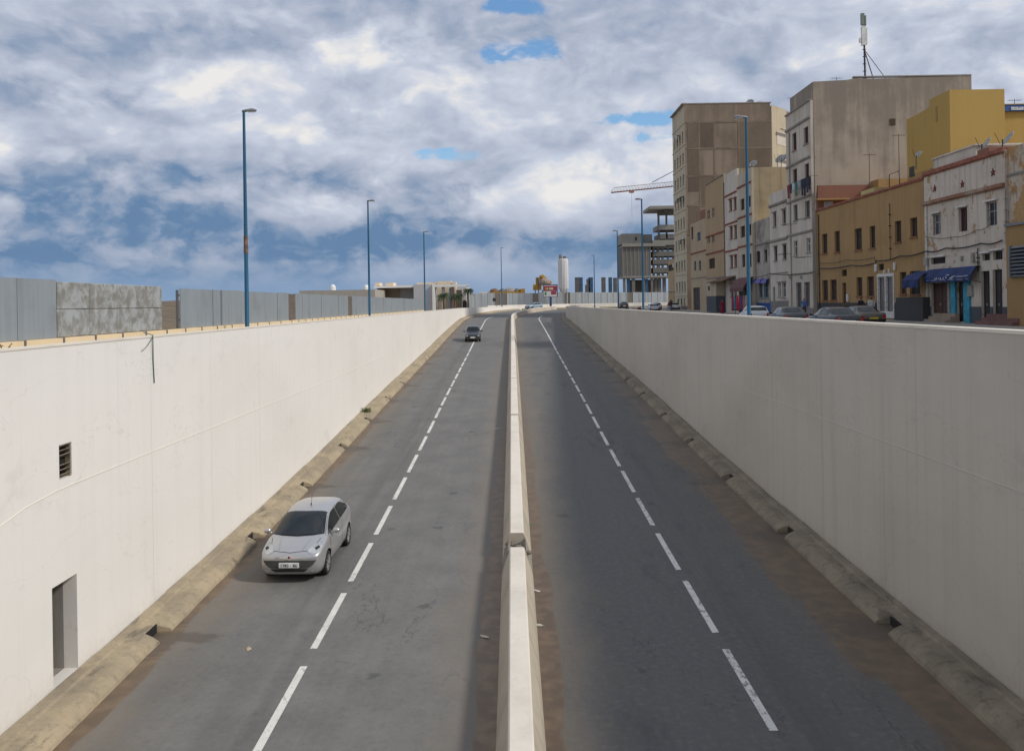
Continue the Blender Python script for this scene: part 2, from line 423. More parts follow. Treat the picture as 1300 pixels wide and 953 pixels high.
# damp dark blotches on the right carriageway
damp = t.noise(t.mapping(uv,(.6,.13,1),(21,3,0)), .9, 8, .66)
c = t.mix(t.math('MULTIPLY', t.math('MULTIPLY', t.ramp(damp,.56,.66), t.ramp(ux,1.2,2.5)), .45), c, (.05,.05,.052))
t.col(c); t.rough(t.mix(mud, t.ramp(mid,.3,.7,.78,.92), .5)); t.bump(grain, .35, .012)
ASPH = t.m
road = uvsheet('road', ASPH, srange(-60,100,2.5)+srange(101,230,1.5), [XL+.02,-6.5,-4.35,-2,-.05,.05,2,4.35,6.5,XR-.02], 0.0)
tag(road, 'grey asphalt dual carriageway rising out of the underpass', kind='structure')
# ---- painted lines
t = NT('road_paint'); uv = t.tc.outputs['UV']
wear = t.noise(t.mapping(uv,(1,.6,1)), 9, 9, .72); wear2 = t.noise(uv, .5, 4)
ux, uy, uz = t.sep(uv)
thr = t.math('ADD', wear, t.math('MULTIPLY', t.math('SUBTRACT', wear2, .5), .5))
c = t.mix(t.math('MULTIPLY', t.ramp(thr,.53,.62), t.ramp(ux,0,1,.55,.85)), (.66,.645,.60), (.19,.188,.18))
c = t.mix(t.math('MULTIPLY', t.ramp(t.noise(uv,1.5,5),.4,.7),.3), c, (.38,.36,.32))
t.col(c); t.rough(.8); PAINT = t.m
for side, first in ((-1, 18.15), (1, 18.65)):
    me = bpy.data.meshes.new('road_marking'); v = []; f = []; uvs = []
    spans = [(first+4.15*k, first+4.15*k+3.3) for k in range(-5, 16)]
    spans += [(first+4.15*16, 150.0)]
    for a, b in spans:
        ss = srange(a, b, 1.6) if b-a < 5 else srange(a, b, 2.0)
        for i, s in enumerate(ss):
            for x in (side*4.35-.075, side*4.35+.075):
                v.append(tuple(pos(s, x, zr(s)+.006))); uvs.append((x, s))
            if i: n = len(v); f.append((n-4, n-3, n-1, n-2))
    me.from_pydata(v, [], f); lay = me.uv_layers.new(name='UVMap')
    for p in me.polygons:
        for li in p.loop_indices: lay.data[li].uv = uvs[me.loops[li].vertex_index]
    me.materials.append(PAINT); o = bpy.data.objects.new('road_marking', me); COL.objects.link(o)
    tag(o, ('worn' if side > 0 else 'clean')+' white dashed lane line on the '+('right' if side > 0 else 'left')+' carriageway', kind='structure')
# ---- ground
GROUND = stucco('dusty_ground', (.27,.235,.19), (.19,.165,.13), .1, .6, scale=.5, sscale=1)
mb = MB(); B = 4000.0
wl, wr_ = XL-.28, XR+.28
g0 = zg(0)
mb.quad((-B,-B,g0),(wl,-B,g0),(wl,110,g0),(-B,110,g0)); mb.quad((wr_,-B,g0),(B,-B,g0),(B,110,g0),(wr_,110,g0))
mb.quad((wl,-B,g0),(wr_,-B,g0),(wr_,-60,g0),(wl,-60,g0))
lw = [pos(s, wl) for s in srange(110.5, SEND, 3)]; rw = [pos(s, wr_) for s in srange(110.5, SEND, 3)]
poly = [Vector((-B,110,0)), Vector((wl,110,0))]+lw+rw[::-1]+[Vector((wr_,110,0)), Vector((B,110,0)), Vector((B,190,0)), Vector((-B,190,0))]
for tri in tessellate_polygon([poly]):
    ps = [poly[i] for i in tri]
    if (ps[1]-ps[0]).cross(ps[2]-ps[0]).z < 0: ps = ps[::-1]
    mb.quad(*[(p.x,p.y,zg(p.y)) for p in ps])
mb.quad((-B,190,.3),(B,190,.3),(B,B,.3),(-B,B,.3))
tag(mb.build('ground', GROUND, fix=False), 'bare dusty ground beside the underpass', kind='structure')
STREET = stucco('street_asphalt', (.13,.128,.125), (.19,.17,.14), .1, .7, scale=.6, sscale=1, rough=.85)
mb = MB()
sl = [Vector((wr_+.02,-60,0)), Vector((wr_+.02,110,0))]+[pos(s, wr_+.02) for s in srange(112,137,5)+srange(139,SEND,2.5)]
for p0, p1 in zip(sl, sl[1:]):
    mb.quad((p0.x,p0.y,zg(p0.y)+.006),(24.2,p0.y,zg(p0.y)+.006),(24.2,p1.y,zg(p1.y)+.006),(p1.x,p1.y,zg(p1.y)+.006))
tag(mb.build('street', STREET, fix=False), 'side street running above the right wall', kind='structure')
PAVE = stucco('pavement_concrete', (.33,.30,.26), (.22,.19,.16), .1, .6, scale=1.2, sscale=1)
mb = MB()
for a, b in ((-60,110),(110,172)):
    za, zb_ = zg(a)+.24, zg(b)+.24
    mb.quad((24.2,a,za),(28.4,a,za),(28.4,b,zb_),(24.2,b,zb_)); mb.quad((24.2,a,za-.3),(24.2,a,za),(24.2,b,zb_),(24.2,b,zb_-.3))
tag(mb.build('pavement', PAVE, fix=False), 'concrete pavement along the foot of the houses', kind='structure')
# raised verge strip between left wall and fence
mb = MB(); mb.quad((-13.2,-60,g0+.01),(wl,-60,g0+.01),(wl,110,g0+.01),(-13.2,110,g0+.01))
tag(mb.build('pavement', PAVE, fix=False), 'narrow pavement between left wall and panel fence', kind='structure')
# ---- kerbs with drain notches
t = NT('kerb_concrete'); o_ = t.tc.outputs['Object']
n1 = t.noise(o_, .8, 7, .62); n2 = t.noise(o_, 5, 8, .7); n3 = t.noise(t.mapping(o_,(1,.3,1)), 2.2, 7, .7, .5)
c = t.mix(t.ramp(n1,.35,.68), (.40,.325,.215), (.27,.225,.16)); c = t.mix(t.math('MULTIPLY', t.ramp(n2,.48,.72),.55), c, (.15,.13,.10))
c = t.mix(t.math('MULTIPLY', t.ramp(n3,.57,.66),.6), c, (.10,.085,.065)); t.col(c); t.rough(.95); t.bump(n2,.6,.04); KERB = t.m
t = NT('kerb_concrete_dark'); o_ = t.tc.outputs['Object']  # same concrete recipe in darker colours, for the right kerb
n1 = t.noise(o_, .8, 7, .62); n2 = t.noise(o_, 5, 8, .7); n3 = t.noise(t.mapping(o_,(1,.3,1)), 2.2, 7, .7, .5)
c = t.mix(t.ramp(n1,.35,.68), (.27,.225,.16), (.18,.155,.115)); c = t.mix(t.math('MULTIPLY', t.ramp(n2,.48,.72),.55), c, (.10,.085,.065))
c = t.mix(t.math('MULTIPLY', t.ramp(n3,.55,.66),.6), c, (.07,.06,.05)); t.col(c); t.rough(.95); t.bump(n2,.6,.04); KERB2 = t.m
HOLE = plain('drain_dark', (.012,.011,.010), .9)
def kerb(side, wallx, edge, holes, mat, label):
    rr = random.Random(5+side)
    ss = sorted(set([round(s,3) for s in [q+dq for q in [1.5*k for k in range(-13,40)] for dq in (-.04,0,.04,.4,.75,1.1)]+srange(61,176,1.2)]+[h+d for h in holes for d in (-.34,-.26,.26,.34)]))
    rows = []
    slump = {}
    for s in ss:
        notch = any(abs(s-h) <= .27 for h in holes)
        near = any(abs(s-h) <= .6 for h in holes)
        j = lambda a: (mnoise.noise(Vector((s*1.1, side*7.0, a*5.1)))*.022 + mnoise.noise(Vector((s*.3, side*3.0, a)))*.022) if s < 90 else 0
        blk = (int(s/3.5)*37 % 5)*.008
        z = zr(s)
        h = .25+blk+j(2)*.5
        wid = wallx-side*.02
        e = edge+side*j(1)
        drop = .05 if near else 0.0
        inn = .30 if notch else 0.0
        jt = -.03 if abs(s/1.5-round(s/1.5)) < .02 and s < 60 else 0
        prof = [(wid, h+.03), (e+side*.60, h+.02+j(3)*.5), (e+side*.56, h-.02+j(4)*.5), (e+side*.28, h-.03-drop*.5+jt), (e+side*.15, h-.065-drop+jt), (e+side*.03, h-.20+jt*.4), (e, -.02)]
        if notch: prof = [(wid, h+.03), (e+side*.60, h+.02), (e+side*.56, h-.02), (e+side*.42, h-.05), (e+side*.36, h-.07), (e+side*.36, h-.17), (e+side*.36, -.02)]
        rows.append([pos(s, x, z+zz) for x, zz in prof])
    mb = MB(); mb.grid(rows)
    k = mb.build('kerb', mat, off=(0,0,0), smooth=True); tag(k, label, kind='structure')
    me = k.data
    for p in me.polygons: p.use_smooth = False
    return k
hl = [12.2+6.95*k for k in range(0,9)]; hr = [11.8+6.95*k for k in range(0,9)]
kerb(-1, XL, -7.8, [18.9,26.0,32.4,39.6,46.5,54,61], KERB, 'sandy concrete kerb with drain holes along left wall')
kerb(1, XR, 8.0, [18.7,25.7,32.6,39.6,46.5,54,61], KERB2, 'darker concrete kerb with drain holes along right wall')
mb = MB()
for side, hs, e in ((-1,[18.9,26.0,32.4,39.6,46.5,54,61],-7.8),(1,[18.7,25.7,32.6,39.6,46.5,54,61],8.0)):
    for h in hs:
        z = zr(h); x = e+side*.33
        mb.box(min(x,x-side*.02), max(x,x-side*.02), h-.25, h+.25, z-.02, z+.20)
tag(mb.build('drain_openings', HOLE, fix=True), 'dark drain mouths in both kerbs', kind='structure')
# ---- retaining walls
def wallmat(name, c, c2, streak, warm):
    t = NT(name); o = t.tc.outputs['Object']; x, y, z = t.sep(o)
    big = t.noise(t.mapping(o,(1,.5,1)), .22, 6, .55); fine = t.noise(o, 6, 8, .7)
    st = t.noise(t.mapping(o,(1,1.6,.035),(3,3,0)), 1.4, 7, .66); st2 = t.noise(t.mapping(o,(1,5,.05),(9,3,0)), 1.6, 6, .6)
    col = t.mix(t.math('MULTIPLY', t.ramp(big,.35,.7),.5), c, c2)
    col = t.mix(t.math('MULTIPLY', t.ramp(st,.46,.78), streak), col, tuple(q*.6 for q in c2))
    col = t.mix(t.math('MULTIPLY', t.ramp(st2,.52,.8), streak*.7), col, tuple(q*.5 for q in c2))
    blot = t.noise(t.mapping(o,(1,.7,1),(2,31,4)), .75, 8, .66)
    col = t.mix(t.math('MULTIPLY', t.ramp(blot,.58,.7), .22), col, tuple(q*.72 for q in c2))
    # patches repainted in a slightly different white
    rep = t.noise(t.mapping(o,(0,.22,.5),(0,11,0)), 1.0, 2, .4)
    col = t.mix(t.math('MULTIPLY', t.ramp(rep,.55,.57), .16), col, warm)
    # darker and browner towards the road
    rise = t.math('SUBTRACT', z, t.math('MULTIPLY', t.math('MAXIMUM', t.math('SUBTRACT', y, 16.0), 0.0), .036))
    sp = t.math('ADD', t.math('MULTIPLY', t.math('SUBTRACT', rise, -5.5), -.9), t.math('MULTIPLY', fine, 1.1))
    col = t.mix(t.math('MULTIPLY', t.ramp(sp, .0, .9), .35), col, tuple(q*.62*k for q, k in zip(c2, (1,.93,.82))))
    # hairline joints between cast bays
    jn = t.math('ABSOLUTE', t.math('SUBTRACT', t.math('FRACT', t.math('DIVIDE', t.math('ADD', y, 5.35), 8.7)), .5))
    col = t.mix(t.math('MULTIPLY', t.ramp(jn,.0016,.0008), .4), col, tuple(q*.45 for q in c2))
    crk = t.noise(t.mapping(o,(1,.6,1),(0,5,3)), .55, 5, .55, .4)
    col = t.mix(t.math('MULTIPLY', t.ramp(t.math('ABSOLUTE', t.math('SUBTRACT', crk, .5)), .0035, .001), .16), col, tuple(q*.5 for q in c2))
    t.col(col); t.rough(.9); t.bump(t.math('ADD', fine, t.math('MULTIPLY', blot, 2.0)), .12, .03); return t.m
WL = wallmat('white_wall_paint', (.765,.735,.695), (.69,.66,.615), .12, (.79,.76,.72)); WR = wallmat('shade_toned_wall_paint', (.52,.475,.405), (.41,.365,.305), .24, (.55,.51,.445))  # right wall colour is darkened to carry the shade it stands in
COPE = stucco('coping_concrete', (.72,.66,.56), (.45,.40,.33), .1, .4, scale=2)
def zt(s): return max(EYE-.65, zg(s)+.75)
def opening_panel(mb, M, u0, u1, v0, v1, ops, depth):
    """flat panel with real openings; M(u,v,w)->xyz, w = depth behind the face"""
    us = sorted(set([u0,u1]+[q for o in ops for q in o[:2]])); vs_ = sorted(set([v0,v1]+[q for o in ops for q in o[2:4]]))
    for a, b in zip(us, us[1:]):
        for c, d in zip(vs_, vs_[1:]):
            m, n = (a+b)/2, (c+d)/2
            if any(o[0] < m < o[1] and o[2] < n < o[3] for o in ops): continue
            mb.quad(M(a,c,0),M(b,c,0),M(b,d,0),M(a,d,0))
    for a, b, c, d in [o[:4] for o in ops]:
        mb.quad(M(a,c,0),M(a,d,0),M(a,d,depth),M(a,c,depth)); mb.quad(M(b,c,0),M(b,c,depth),M(b,d,depth),M(b,d,0))
        mb.quad(M(a,d,0),M(b,d,0),M(b,d,depth),M(a,d,depth)); mb.quad(M(a,c,0),M(a,c,depth),M(b,c,depth),M(b,c,0))
def retaining(side, wx, mat, label, gap=None):
    root = thing('retaining_wall', label, 'wall', (wx, 30, 0)); mb = MB()
    rngs = [(-60, SEND)] if not gap else [(-60, gap[0]), (gap[1], SEND)]
    for a, b in rngs:
        ss = [s for s in srange(a, b, 2.2)]
        rows = [[pos(s, wx, zr(s)-.4), pos(s, wx, zt(s)), pos(s, wx+side*.275, zt(s)), pos(s, wx+side*.275, zr(s)-.4)] for s in ss]
        mb.grid(rows)
        for r in (rows[0], rows[-1]): mb.quad(*r)
    wall = mb.build('wall', mat, root); 
    ch = .035 if side > 0 else .006
    mb = MB(); mb.grid([[pos(s, wx-side*.012, zt(s)-.03), pos(s, wx-side*.012, zt(s)+ch), pos(s, wx+side*.3, zt(s)+ch), pos(s, wx+side*.3, zt(s)-.03)] for s in srange(-60,SEND,2.2)])
    mb.build('coping', COPE, root)
    return root
GA, GB = 14.0, 19.0
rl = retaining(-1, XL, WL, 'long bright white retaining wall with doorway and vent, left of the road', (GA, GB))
mb = MB(); M = lambda u,v,d: (XL-d, u, v)
p = lambda x,y: at_x(x,y,XL)
dz0, dz1 = EYE-7.03, EYE-5.17; dy0, dy1 = 15.84, 16.74; vy0, vy1 = 16.16, 16.62; vz0, vz1 = EYE-3.22, EYE-2.56
opening_panel(mb, M, GA, GB, EYE-7.8, EYE-.65, [(dy0,dy1,dz0,dz1),(vy0,vy1,vz0,vz1)], .275)
mb.quad(M(GA,EYE-.65,0),M(GB,EYE-.65,0),M(GB,EYE-.65,.275),M(GA,EYE-.65,.275))
mb.build('wall', WL, rl)
mb = MB()      # niche behind the doorway
x0, x1 = XL-1.0, XL-.275
mb.quad((x0,dy0,dz0),(x0,dy1,dz0),(x0,dy1,dz1),(x0,dy0,dz1)); mb.quad((x0,dy1,dz0),(x1,dy1,dz0),(x1,dy1,dz1),(x0,dy1,dz1))
mb.quad((x0,dy0,dz0),(x1,dy0,dz0),(x1,dy0,dz1),(x0,dy0,dz1)); mb.quad((x0,dy0,dz1),(x1,dy0,dz1),(x1,dy1,dz1),(x0,dy1,dz1)); mb.quad((x0,dy0,dz0),(x1,dy0,dz0),(x1,dy1,dz0),(x0,dy1,dz0))
mb.build('doorway_niche', stucco('niche_concrete',(.30,.285,.255),(.2,.185,.16),.5,.6,scale=2), rl, fix=False)
mb = MB(); mb.box(x0+.02,x0+.06,dy0+.05,dy1-.06,dz0+.02,dz1-.08); mb.build('door', plain('dark_steel',(.03,.033,.035),.6), rl)
mb = MB()
for k in range(7):
    z = vz0+.04+k*(vz1-vz0-.06)/6.5
    if k in (3,): continue
    mb.box(-.06,.06,vy0+.02,vy1-.02,-.007,.007, Matrix.Translation((XL-.05,0,z+.02)) @ Matrix.Rotation(R(-35),4,'Y'))
mb.box(XL-.12,XL-.02,vy1-.025,vy1-.004,vz0+.004,vz1-.004); mb.box(XL-.12,XL-.02,vy0+.004,vy0+.025,vz0+.004,vz1-.004)
mbk = MB(); mbk.box(XL-.20,XL-.13,vy0+.003,vy1-.003,vz0+.003,vz1-.003); mbk.build('vent_backing', plain('vent_black',(.015,.013,.011),.9), rl)
mb.build('vent_louvre', plain('rusty_louvre',(.20,.165,.12),.8,var=.4,scale=6), rl)
rr_ = retaining(1, XR, WR, 'long stained retaining wall toned dark for shade, right of the road below the houses')
for root, wx, side, a, b, zz in ((rl,XL,-1,11,58,-3.42),(rr_,XR,1,10,62,-3.42)):
    mb = MB(); ss = srange(a,b,1.0)
    f_ = lambda s: EYE+zz+(.0 if side>0 else .03*math.sin(s*.12))-(.35*math.exp(-((s-13.2)/1.5)**2) if side<0 else 0)
    mb.grid([[Vector((wx,s,f_(s)-.013)),Vector((wx-side*.009,s,f_(s)-.009)),Vector((wx-side*.009,s,f_(s)+.009)),Vector((wx,s,f_(s)+.013))] for s in ss])
    mb.build('painted_conduit', stucco('conduit_paint'+str(side),(.74,.69,.61) if side<0 else (.50,.465,.40),(.6,.55,.47),.1,.3), root)
# cable hanging over the left wall
mb = MB(); c0 = at_x(193,428,XL+.02); c1 = at_x(196,486,XL+.02)
mb.tube([c0+Vector((-.2,0,.12)),c0+Vector((.02,0,.05)),lerp(c0,c1,.5),c1],.013,6)
c2 = at_x(180,446,XL+.02); mb.tube([c0+Vector((.02,0,0)),lerp(c0,c2,.5)+Vector((0,0,-.05)),c2],.008,5)
tag(mb.build('hanging_cable', plain('green_cable',(.05,.11,.09),.6)), 'thin dark green cable hanging over the top of the white wall', 'cable')
# ---- median barrier
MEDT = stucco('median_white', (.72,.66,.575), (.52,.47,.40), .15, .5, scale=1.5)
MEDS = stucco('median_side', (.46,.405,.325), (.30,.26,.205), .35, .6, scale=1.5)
RUB = stucco('broken_concrete', (.30,.27,.225), (.15,.13,.11), .3, .8, scale=4, bump=.8)
root = thing('median_barrier', 'low white concrete barrier with a broken gap between the carriageways', 'barrier', (0,30,0))
gaps = [(22.6,23.9),(43.6,43.9),(57.8,58.0)]
MX = .03
def med(s, k): # section of the barrier
    return [pos(s,MX-.42*k,zr(s)-.02),pos(s,MX-.36*k,zr(s)+.22),pos(s,MX-.2,zr(s)+.70),pos(s,MX-.17,zr(s)+.74),pos(s,MX+.17,zr(s)+.74),pos(s,MX+.2,zr(s)+.70),pos(s,MX+.36*k,zr(s)+.22),pos(s,MX+.42*k,zr(s)-.02)]
edges = [-40]+[q for g in gaps for q in g]+[176]
for a, b in zip(edges[::2], edges[1::2]):
    ss = srange(a,b,1.5); rows = [med(s,1) for s in ss]
    mb = MB(); mb.grid([r[2:6] for r in rows]); mb.k = 0
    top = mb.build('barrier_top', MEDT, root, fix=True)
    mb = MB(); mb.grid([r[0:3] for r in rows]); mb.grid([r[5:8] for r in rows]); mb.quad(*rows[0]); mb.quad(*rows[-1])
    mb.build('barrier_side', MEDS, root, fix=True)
for a, b in gaps:
    mb = MB(); rows = []
    n = 9 if b-a > 1 else 2
    for i, s in enumerate(srange(a-.01,b+.01,(b-a)/n)):
        r = med(s,1); zt_ = zr(s)
        dip = .44+.12*math.sin(i*1.9)+random.uniform(-.05,.05) if b-a > 1 else .45
        L = .34 if b-a > 1 else .3
        e = lambda q: random.uniform(-q,q)
        rows.append([r[0],r[1]+Vector((0,0,.0)),pos(s,MX-.23,zt_+ (.64 if b-a>1 else .5)),pos(s,MX-.14,zt_+dip*.9+e(.06)),pos(s,MX+.02,zt_+dip-.12+e(.08)),pos(s,MX+.15,zt_+dip*.85+e(.05)),pos(s,MX+.24,zt_+(.60 if b-a>1 else .5)),r[6],r[7]])
    mb.grid(rows); mb.build('broken_gap', RUB, root)
mb = MB(); rg = random.Random(12)
for i in range(26):
    s_ = rg.uniform(22.65,23.85); q = rg.uniform(.03,.10); mb.ball((MX+rg.uniform(-.22,.28),s_,zr(s_)+.40+rg.uniform(-.06,.16)),q*1.4,q,q*.8,6,4,.35)
mb.tube([(MX-.12,23.3,zr(23.3)+.35),(MX+.05,23.35,zr(23.3)+.62),(MX+.2,23.2,zr(23.3)+.66)],.012,5); mb.tube([(MX+.1,23.5,zr(23.3)+.35),(MX+.14,23.3,zr(23.3)+.6)],.012,5)
mb.build('rubble', stucco('rubble_grey',(.20,.18,.15),(.09,.08,.07),.2,.9,scale=6), root)
# ---- bridge under the camera
mb = MB(); mb.box(XL-.4,XR+.4,-14,.12,-1.0,-.02); mb.box(XL-.4,XR+.4,-.16,.10,-.02,.85)
bevel(tag(mb.build('bridge', stucco('bridge_concrete',(.5,.48,.44),(.35,.32,.29))), 'concrete road bridge crossing over the underpass', 'bridge'), .03)
# ---- far: low white wall, hoarding
WHITE = stucco('white_plaster', (.75,.71,.64), (.5,.46,.40), .25, .4)
# ================================================================ CARS
TYRE = plain('tyre_rubber', (.018,.018,.018), .85)
RIM = plain('alloy_rim', (.42,.42,.43), .35, .8)
DARKP = plain('black_trim', (.016,.016,.017), .55)
GREY_TRIM = plain('grey_trim', (.055,.055,.055), .6)
CGLASS = glass('car_glass', (.010,.014,.016), .04)
LAMPG = plain('headlamp_lens', (.42,.44,.45), .07, .3, .25, 5)
REDL = plain('red_lamp', (.42,.015,.012), .15)
ORL = plain('amber_lamp', (.6,.16,.01), .15)
CHROME = plain('chrome', (.65,.65,.66), .12, 1)
PLATEW = plain('plate_white', (.7,.7,.68), .5); PLATEY = plain('plate_yellow', (.6,.42,.03), .5)
INK = plain('ink_black', (.02,.02,.02), .6)
def paint(name, c, rough=.32, metal=.5):
    if name in MATS: return MATS[name]
    t = NT(name); o = t.tc.outputs['Object']
    dust = t.ramp(t.noise(o, 2.2, 6), .4, .75); x, y, z = t.sep(o)
    low = t.ramp(t.math('ADD', z, t.math('MULTIPLY', t.noise(o, 5, 5), .3)), .75, .35)
    cc = t.mix(t.math('MULTIPLY', dust, .07), c, (.3,.27,.22)); cc = t.mix(t.math('MULTIPLY', low, .28), cc, (.20,.17,.13))
    t.col(cc); t.b.inputs['Metallic'].default_value = metal; t.rough(t.mix(dust, rough, rough+.12))
    t.b.inputs['Coat Weight'].default_value = .5; t.b.inputs['Coat Roughness'].default_value = .08
    MATS[name] = t.m; return t.m
def eval_mesh(o):
    dg = bpy.context.evaluated_depsgraph_get(); e = o.evaluated_get(dg)
    return bpy.data.meshes.new_from_object(e)
HATCH = dict(L=4.06, w=[(-2.03,.48),(-1.99,.66),(-1.88,.775),(-1.6,.825),(-1.2,.842),(.4,.845),(1.3,.84),(1.75,.80),(1.95,.72),(2.03,.55)],
  zb=[(-2.03,.30),(-1.9,.2),(-1.5,.18),(1.6,.2),(1.9,.27),(2.03,.38)],
  zs=[(-2.03,.66),(-1.95,.735),(-1.75,.81),(-1.4,.885),(-1.1,.94),(-.6,.975),(.4,1.01),(1.3,1.055),(1.8,1.06),(1.95,1.0),(2.03,.9)],
  zt=[(-2.03,.70),(-1.95,.785),(-1.75,.875),(-1.45,.955),(-1.27,.995),(-1.18,1.03),(-.25,1.405),(0,1.455),(.35,1.485),(.9,1.475),(1.45,1.41),(1.62,1.36),(1.9,1.13),(1.96,1.06),(2.03,.93)],
  wr=[(-2.03,.32),(-1.95,.50),(-1.75,.60),(-1.4,.67),(-1.15,.705),(-.2,.60),(.4,.605),(1.4,.57),(1.7,.56),(1.95,.58),(2.03,.45)],
  ax=(-1.24,1.27), wr_=.315, hub=.845,
  wind=((-1.20,-.16),(1.60,1.90)), sideg=[(-.95,.975),(-.12,1.33),(.55,1.375),(1.0,1.365),(1.5,1.20),(1.52,1.10)])
def sedan(L=4.55, h=1.40, boxy=0, wag=False):
    f = -L/2; r = L/2; w = .85
    zt = [(f,.62),(f+.08,.72),(f+.3,.80),(f+.9,.88),(f+1.25,.93),(f+1.35,.96),(f+2.0-.1*boxy,h-.08),(f+2.25,h-.015),(f+2.7,h),(f+3.2,h-.03)]
    if wag: zt += [(r-.65,h-.05),(r-.45,h-.10),(r-.12,1.0),(r-.05,.92),(r,.8)]
    else: zt += [(f+3.35,h-.07),(f+3.85,1.02),(f+3.95,.99),(r-.1,.96),(r-.04,.90),(r,.80)]
    return dict(L=L, w=[(f,.5),(f+.05,.66),(f+.18,.78),(f+.5,.83),(f+1,w),(r-.8,w),(r-.25,.81),(r-.06,.74),(r,.6)],
      zb=[(f,.34),(f+.12,.22),(f+.5,.2),(r-.5,.22),(r-.12,.3),(r,.42)],
      zs=[(f,.58),(f+.08,.67),(f+.3,.75),(f+.9,.83),(f+1.4,.90),(f+2.4,.93),(r-1.0,.95),(r-.3,.94),(r-.06,.88),(r,.76)],
      zt=zt, wr=[(f,.4),(f+.08,.55),(f+.5,.66),(f+1.25,.72),(f+2.0,.60),(r-1.4,.60),(r-.7,.60 if wag else .70),(r-.1,.66),(r,.5)],
      ax=(f+.85,r-1.0), wr_=.31, hub=w, wind=((f+1.36,f+2.02),(r-.44,r-.14) if wag else (f+3.38,f+3.84)),
      sideg=[(f+1.5,.95),(f+2.1,h-.1),(f+2.7,h-.075),(f+3.2,h-.1)]+([(r-.6,h-.12),(r-.35,1.0)] if wag else [(f+3.62,1.0),(f+3.5,.97)]))
def make_car(name, label, P, pm, group=None, plate=None, rearplate=PLATEW, trim=DARKP, detail=True, suv=False, dark_lower=False):
    root = thing(name, label, 'car', (0,0,0), group, world=False)
    f, r = -P['L']/2, P['L']/2
    ys = sorted(set([k[0] for q in ('w','zt') for k in P[q]]+srange(f,r,.16)))
    ys = [ys[0]]+[b for a, b in zip(ys, ys[1:]) if b-a > .018]
    rows = []
    for y in ys:
        zb, w_, zs, zt_, wr = (scurve(P[k], y) for k in ('zb','w','zs','zt','wr'))
        zt_ = max(zt_, zs+.02); e = min(.09, (zt_-zs)*.42)
        half = [(0,zb),(.8*w_,zb),(.95*w_,zb+.05),(w_,zb+.2),(w_*1.005,lerp(zb,zs,.62)),(w_*.985,zs-.07),(w_*.955,zs),
                (lerp(w_*.94,wr,.5),lerp(zs,zt_-e,.5)),(wr+.02,zt_-e),(wr-.04,zt_-e*.35),(wr*.55,zt_-e*.06),(0,zt_)]
        ring = [Vector((x,y,z)) for x, z in half]+[Vector((-x,y,z)) for x, z in half[-2:0:-1]]
        rows.append(ring+[ring[0]])
    mb = MB(); n = len(rows[0])-1
    for q in rows: mb.v += q[:-1]
    for i in range(len(rows)-1):
        for k in range(n): mb.f.append((i*n+k,i*n+(k+1)%n,(i+1)*n+(k+1)%n,(i+1)*n+k)); mb.mi.append(0)
    mb.f.append(tuple(range(n))); mb.mi.append(0); e = (len(rows)-1)*n; mb.f.append(tuple(range(e,e+n))); mb.mi.append(0)
    body = mb.build('body', [pm, DARKP], root, smooth=True)
    sub = body.modifiers.new('s','SUBSURF'); sub.levels = 1; sub.render_levels = 1
    me = eval_mesh(body); body.modifiers.clear(); body.data = me
    bm = bmesh.new(); bm.from_mesh(me); bvh = BVHTree.FromBMesh(bm); bm.free()
    cm = MB(); cm.k = 1
    for y in P['ax']:
        for s in (-1,1):
            cm.tube([(s*.52,y,P['wr_']),(s*1.3,y,P['wr_'])], P['wr_']+.055, 32)
    cut = cm.build('cutter', [pm, DARKP], None, off=(0,0,0))
    bo = body.modifiers.new('b','BOOLEAN'); bo.object = cut; bo.operation = 'DIFFERENCE'; bo.solver = 'EXACT'
    me2 = eval_mesh(body); body.modifiers.clear()
    if len(me2.polygons) > 50: body.data = me2
    bpy.data.objects.remove(cut)
    for p_ in body.data.polygons: p_.use_smooth = True
    body.data.set_sharp_from_angle(angle=R(38))
    def cast(o, d):
        h = bvh.ray_cast(Vector(o), Vector(d)); return (h[0], h[1]) if h[0] is not None else (None, None)
    def patch(pname, top, bot, axis, mat, off=.006, nu=14, nv=5, parent=None, solid=True):
        """skin between two polylines (2-D), projected on the body along an axis"""
        def samp(pl, t):
            seg = [(Vector(b)-Vector(a)).length for a, b in zip(pl, pl[1:])]; tot = sum(seg); d = t*tot
            for (a, b), L_ in zip(zip(pl, pl[1:]), seg):
                if d <= L_ or (a, b) == (pl[-2], pl[-1]): return Vector(a).lerp(Vector(b), min(1, d/max(L_,1e-6)))
                d -= L_
        rows = []
        for j in range(nv+1):
            row = []
            for i in range(nu+1):
                q = samp(top, i/nu).lerp(samp(bot, i/nu), j/nv)
                if axis == 'front': h = cast((q.x,-6,q.y),(0,1,0))
                elif axis == 'rear': h = cast((q.x,6,q.y),(0,-1,0))
                elif axis == 'top': h = cast((q.x,q.y,4),(0,0,-1))
                else: h = cast(((4 if axis == 'right' else -4),q.x,q.y),((-1 if axis == 'right' else 1),0,0))
                row.append(h[0]+h[1]*off if h[0] is not None else None)
            last = None
            for i, v in enumerate(row):
                if v is None: row[i] = last
                else: last = v
            for i in range(len(row)-1,-1,-1):
                if row[i] is None: row[i] = row[i+1] if i+1 < len(row) else Vector((0,0,.5))
            rows.append(row)
        m = MB(); m.grid(rows)
        o = m.build(pname, mat, parent or root, smooth=True, fix=False)
        # orientation outwards
        c = sum((v.co for v in o.data.vertices), Vector())/len(o.data.vertices)
        nrm = o.data.polygons[len(o.data.polygons)//2].normal
        out = {'front':Vector((0,-1,.3)),'rear':Vector((0,1,.3)),'top':Vector((0,0,1)),'right':Vector((1,0,0)),'left':Vector((-1,0,0))}[axis]
        if nrm.dot(out) < 0: o.data.flip_normals()
        return o
    (wb, wt), (rt, rb) = P['wind']
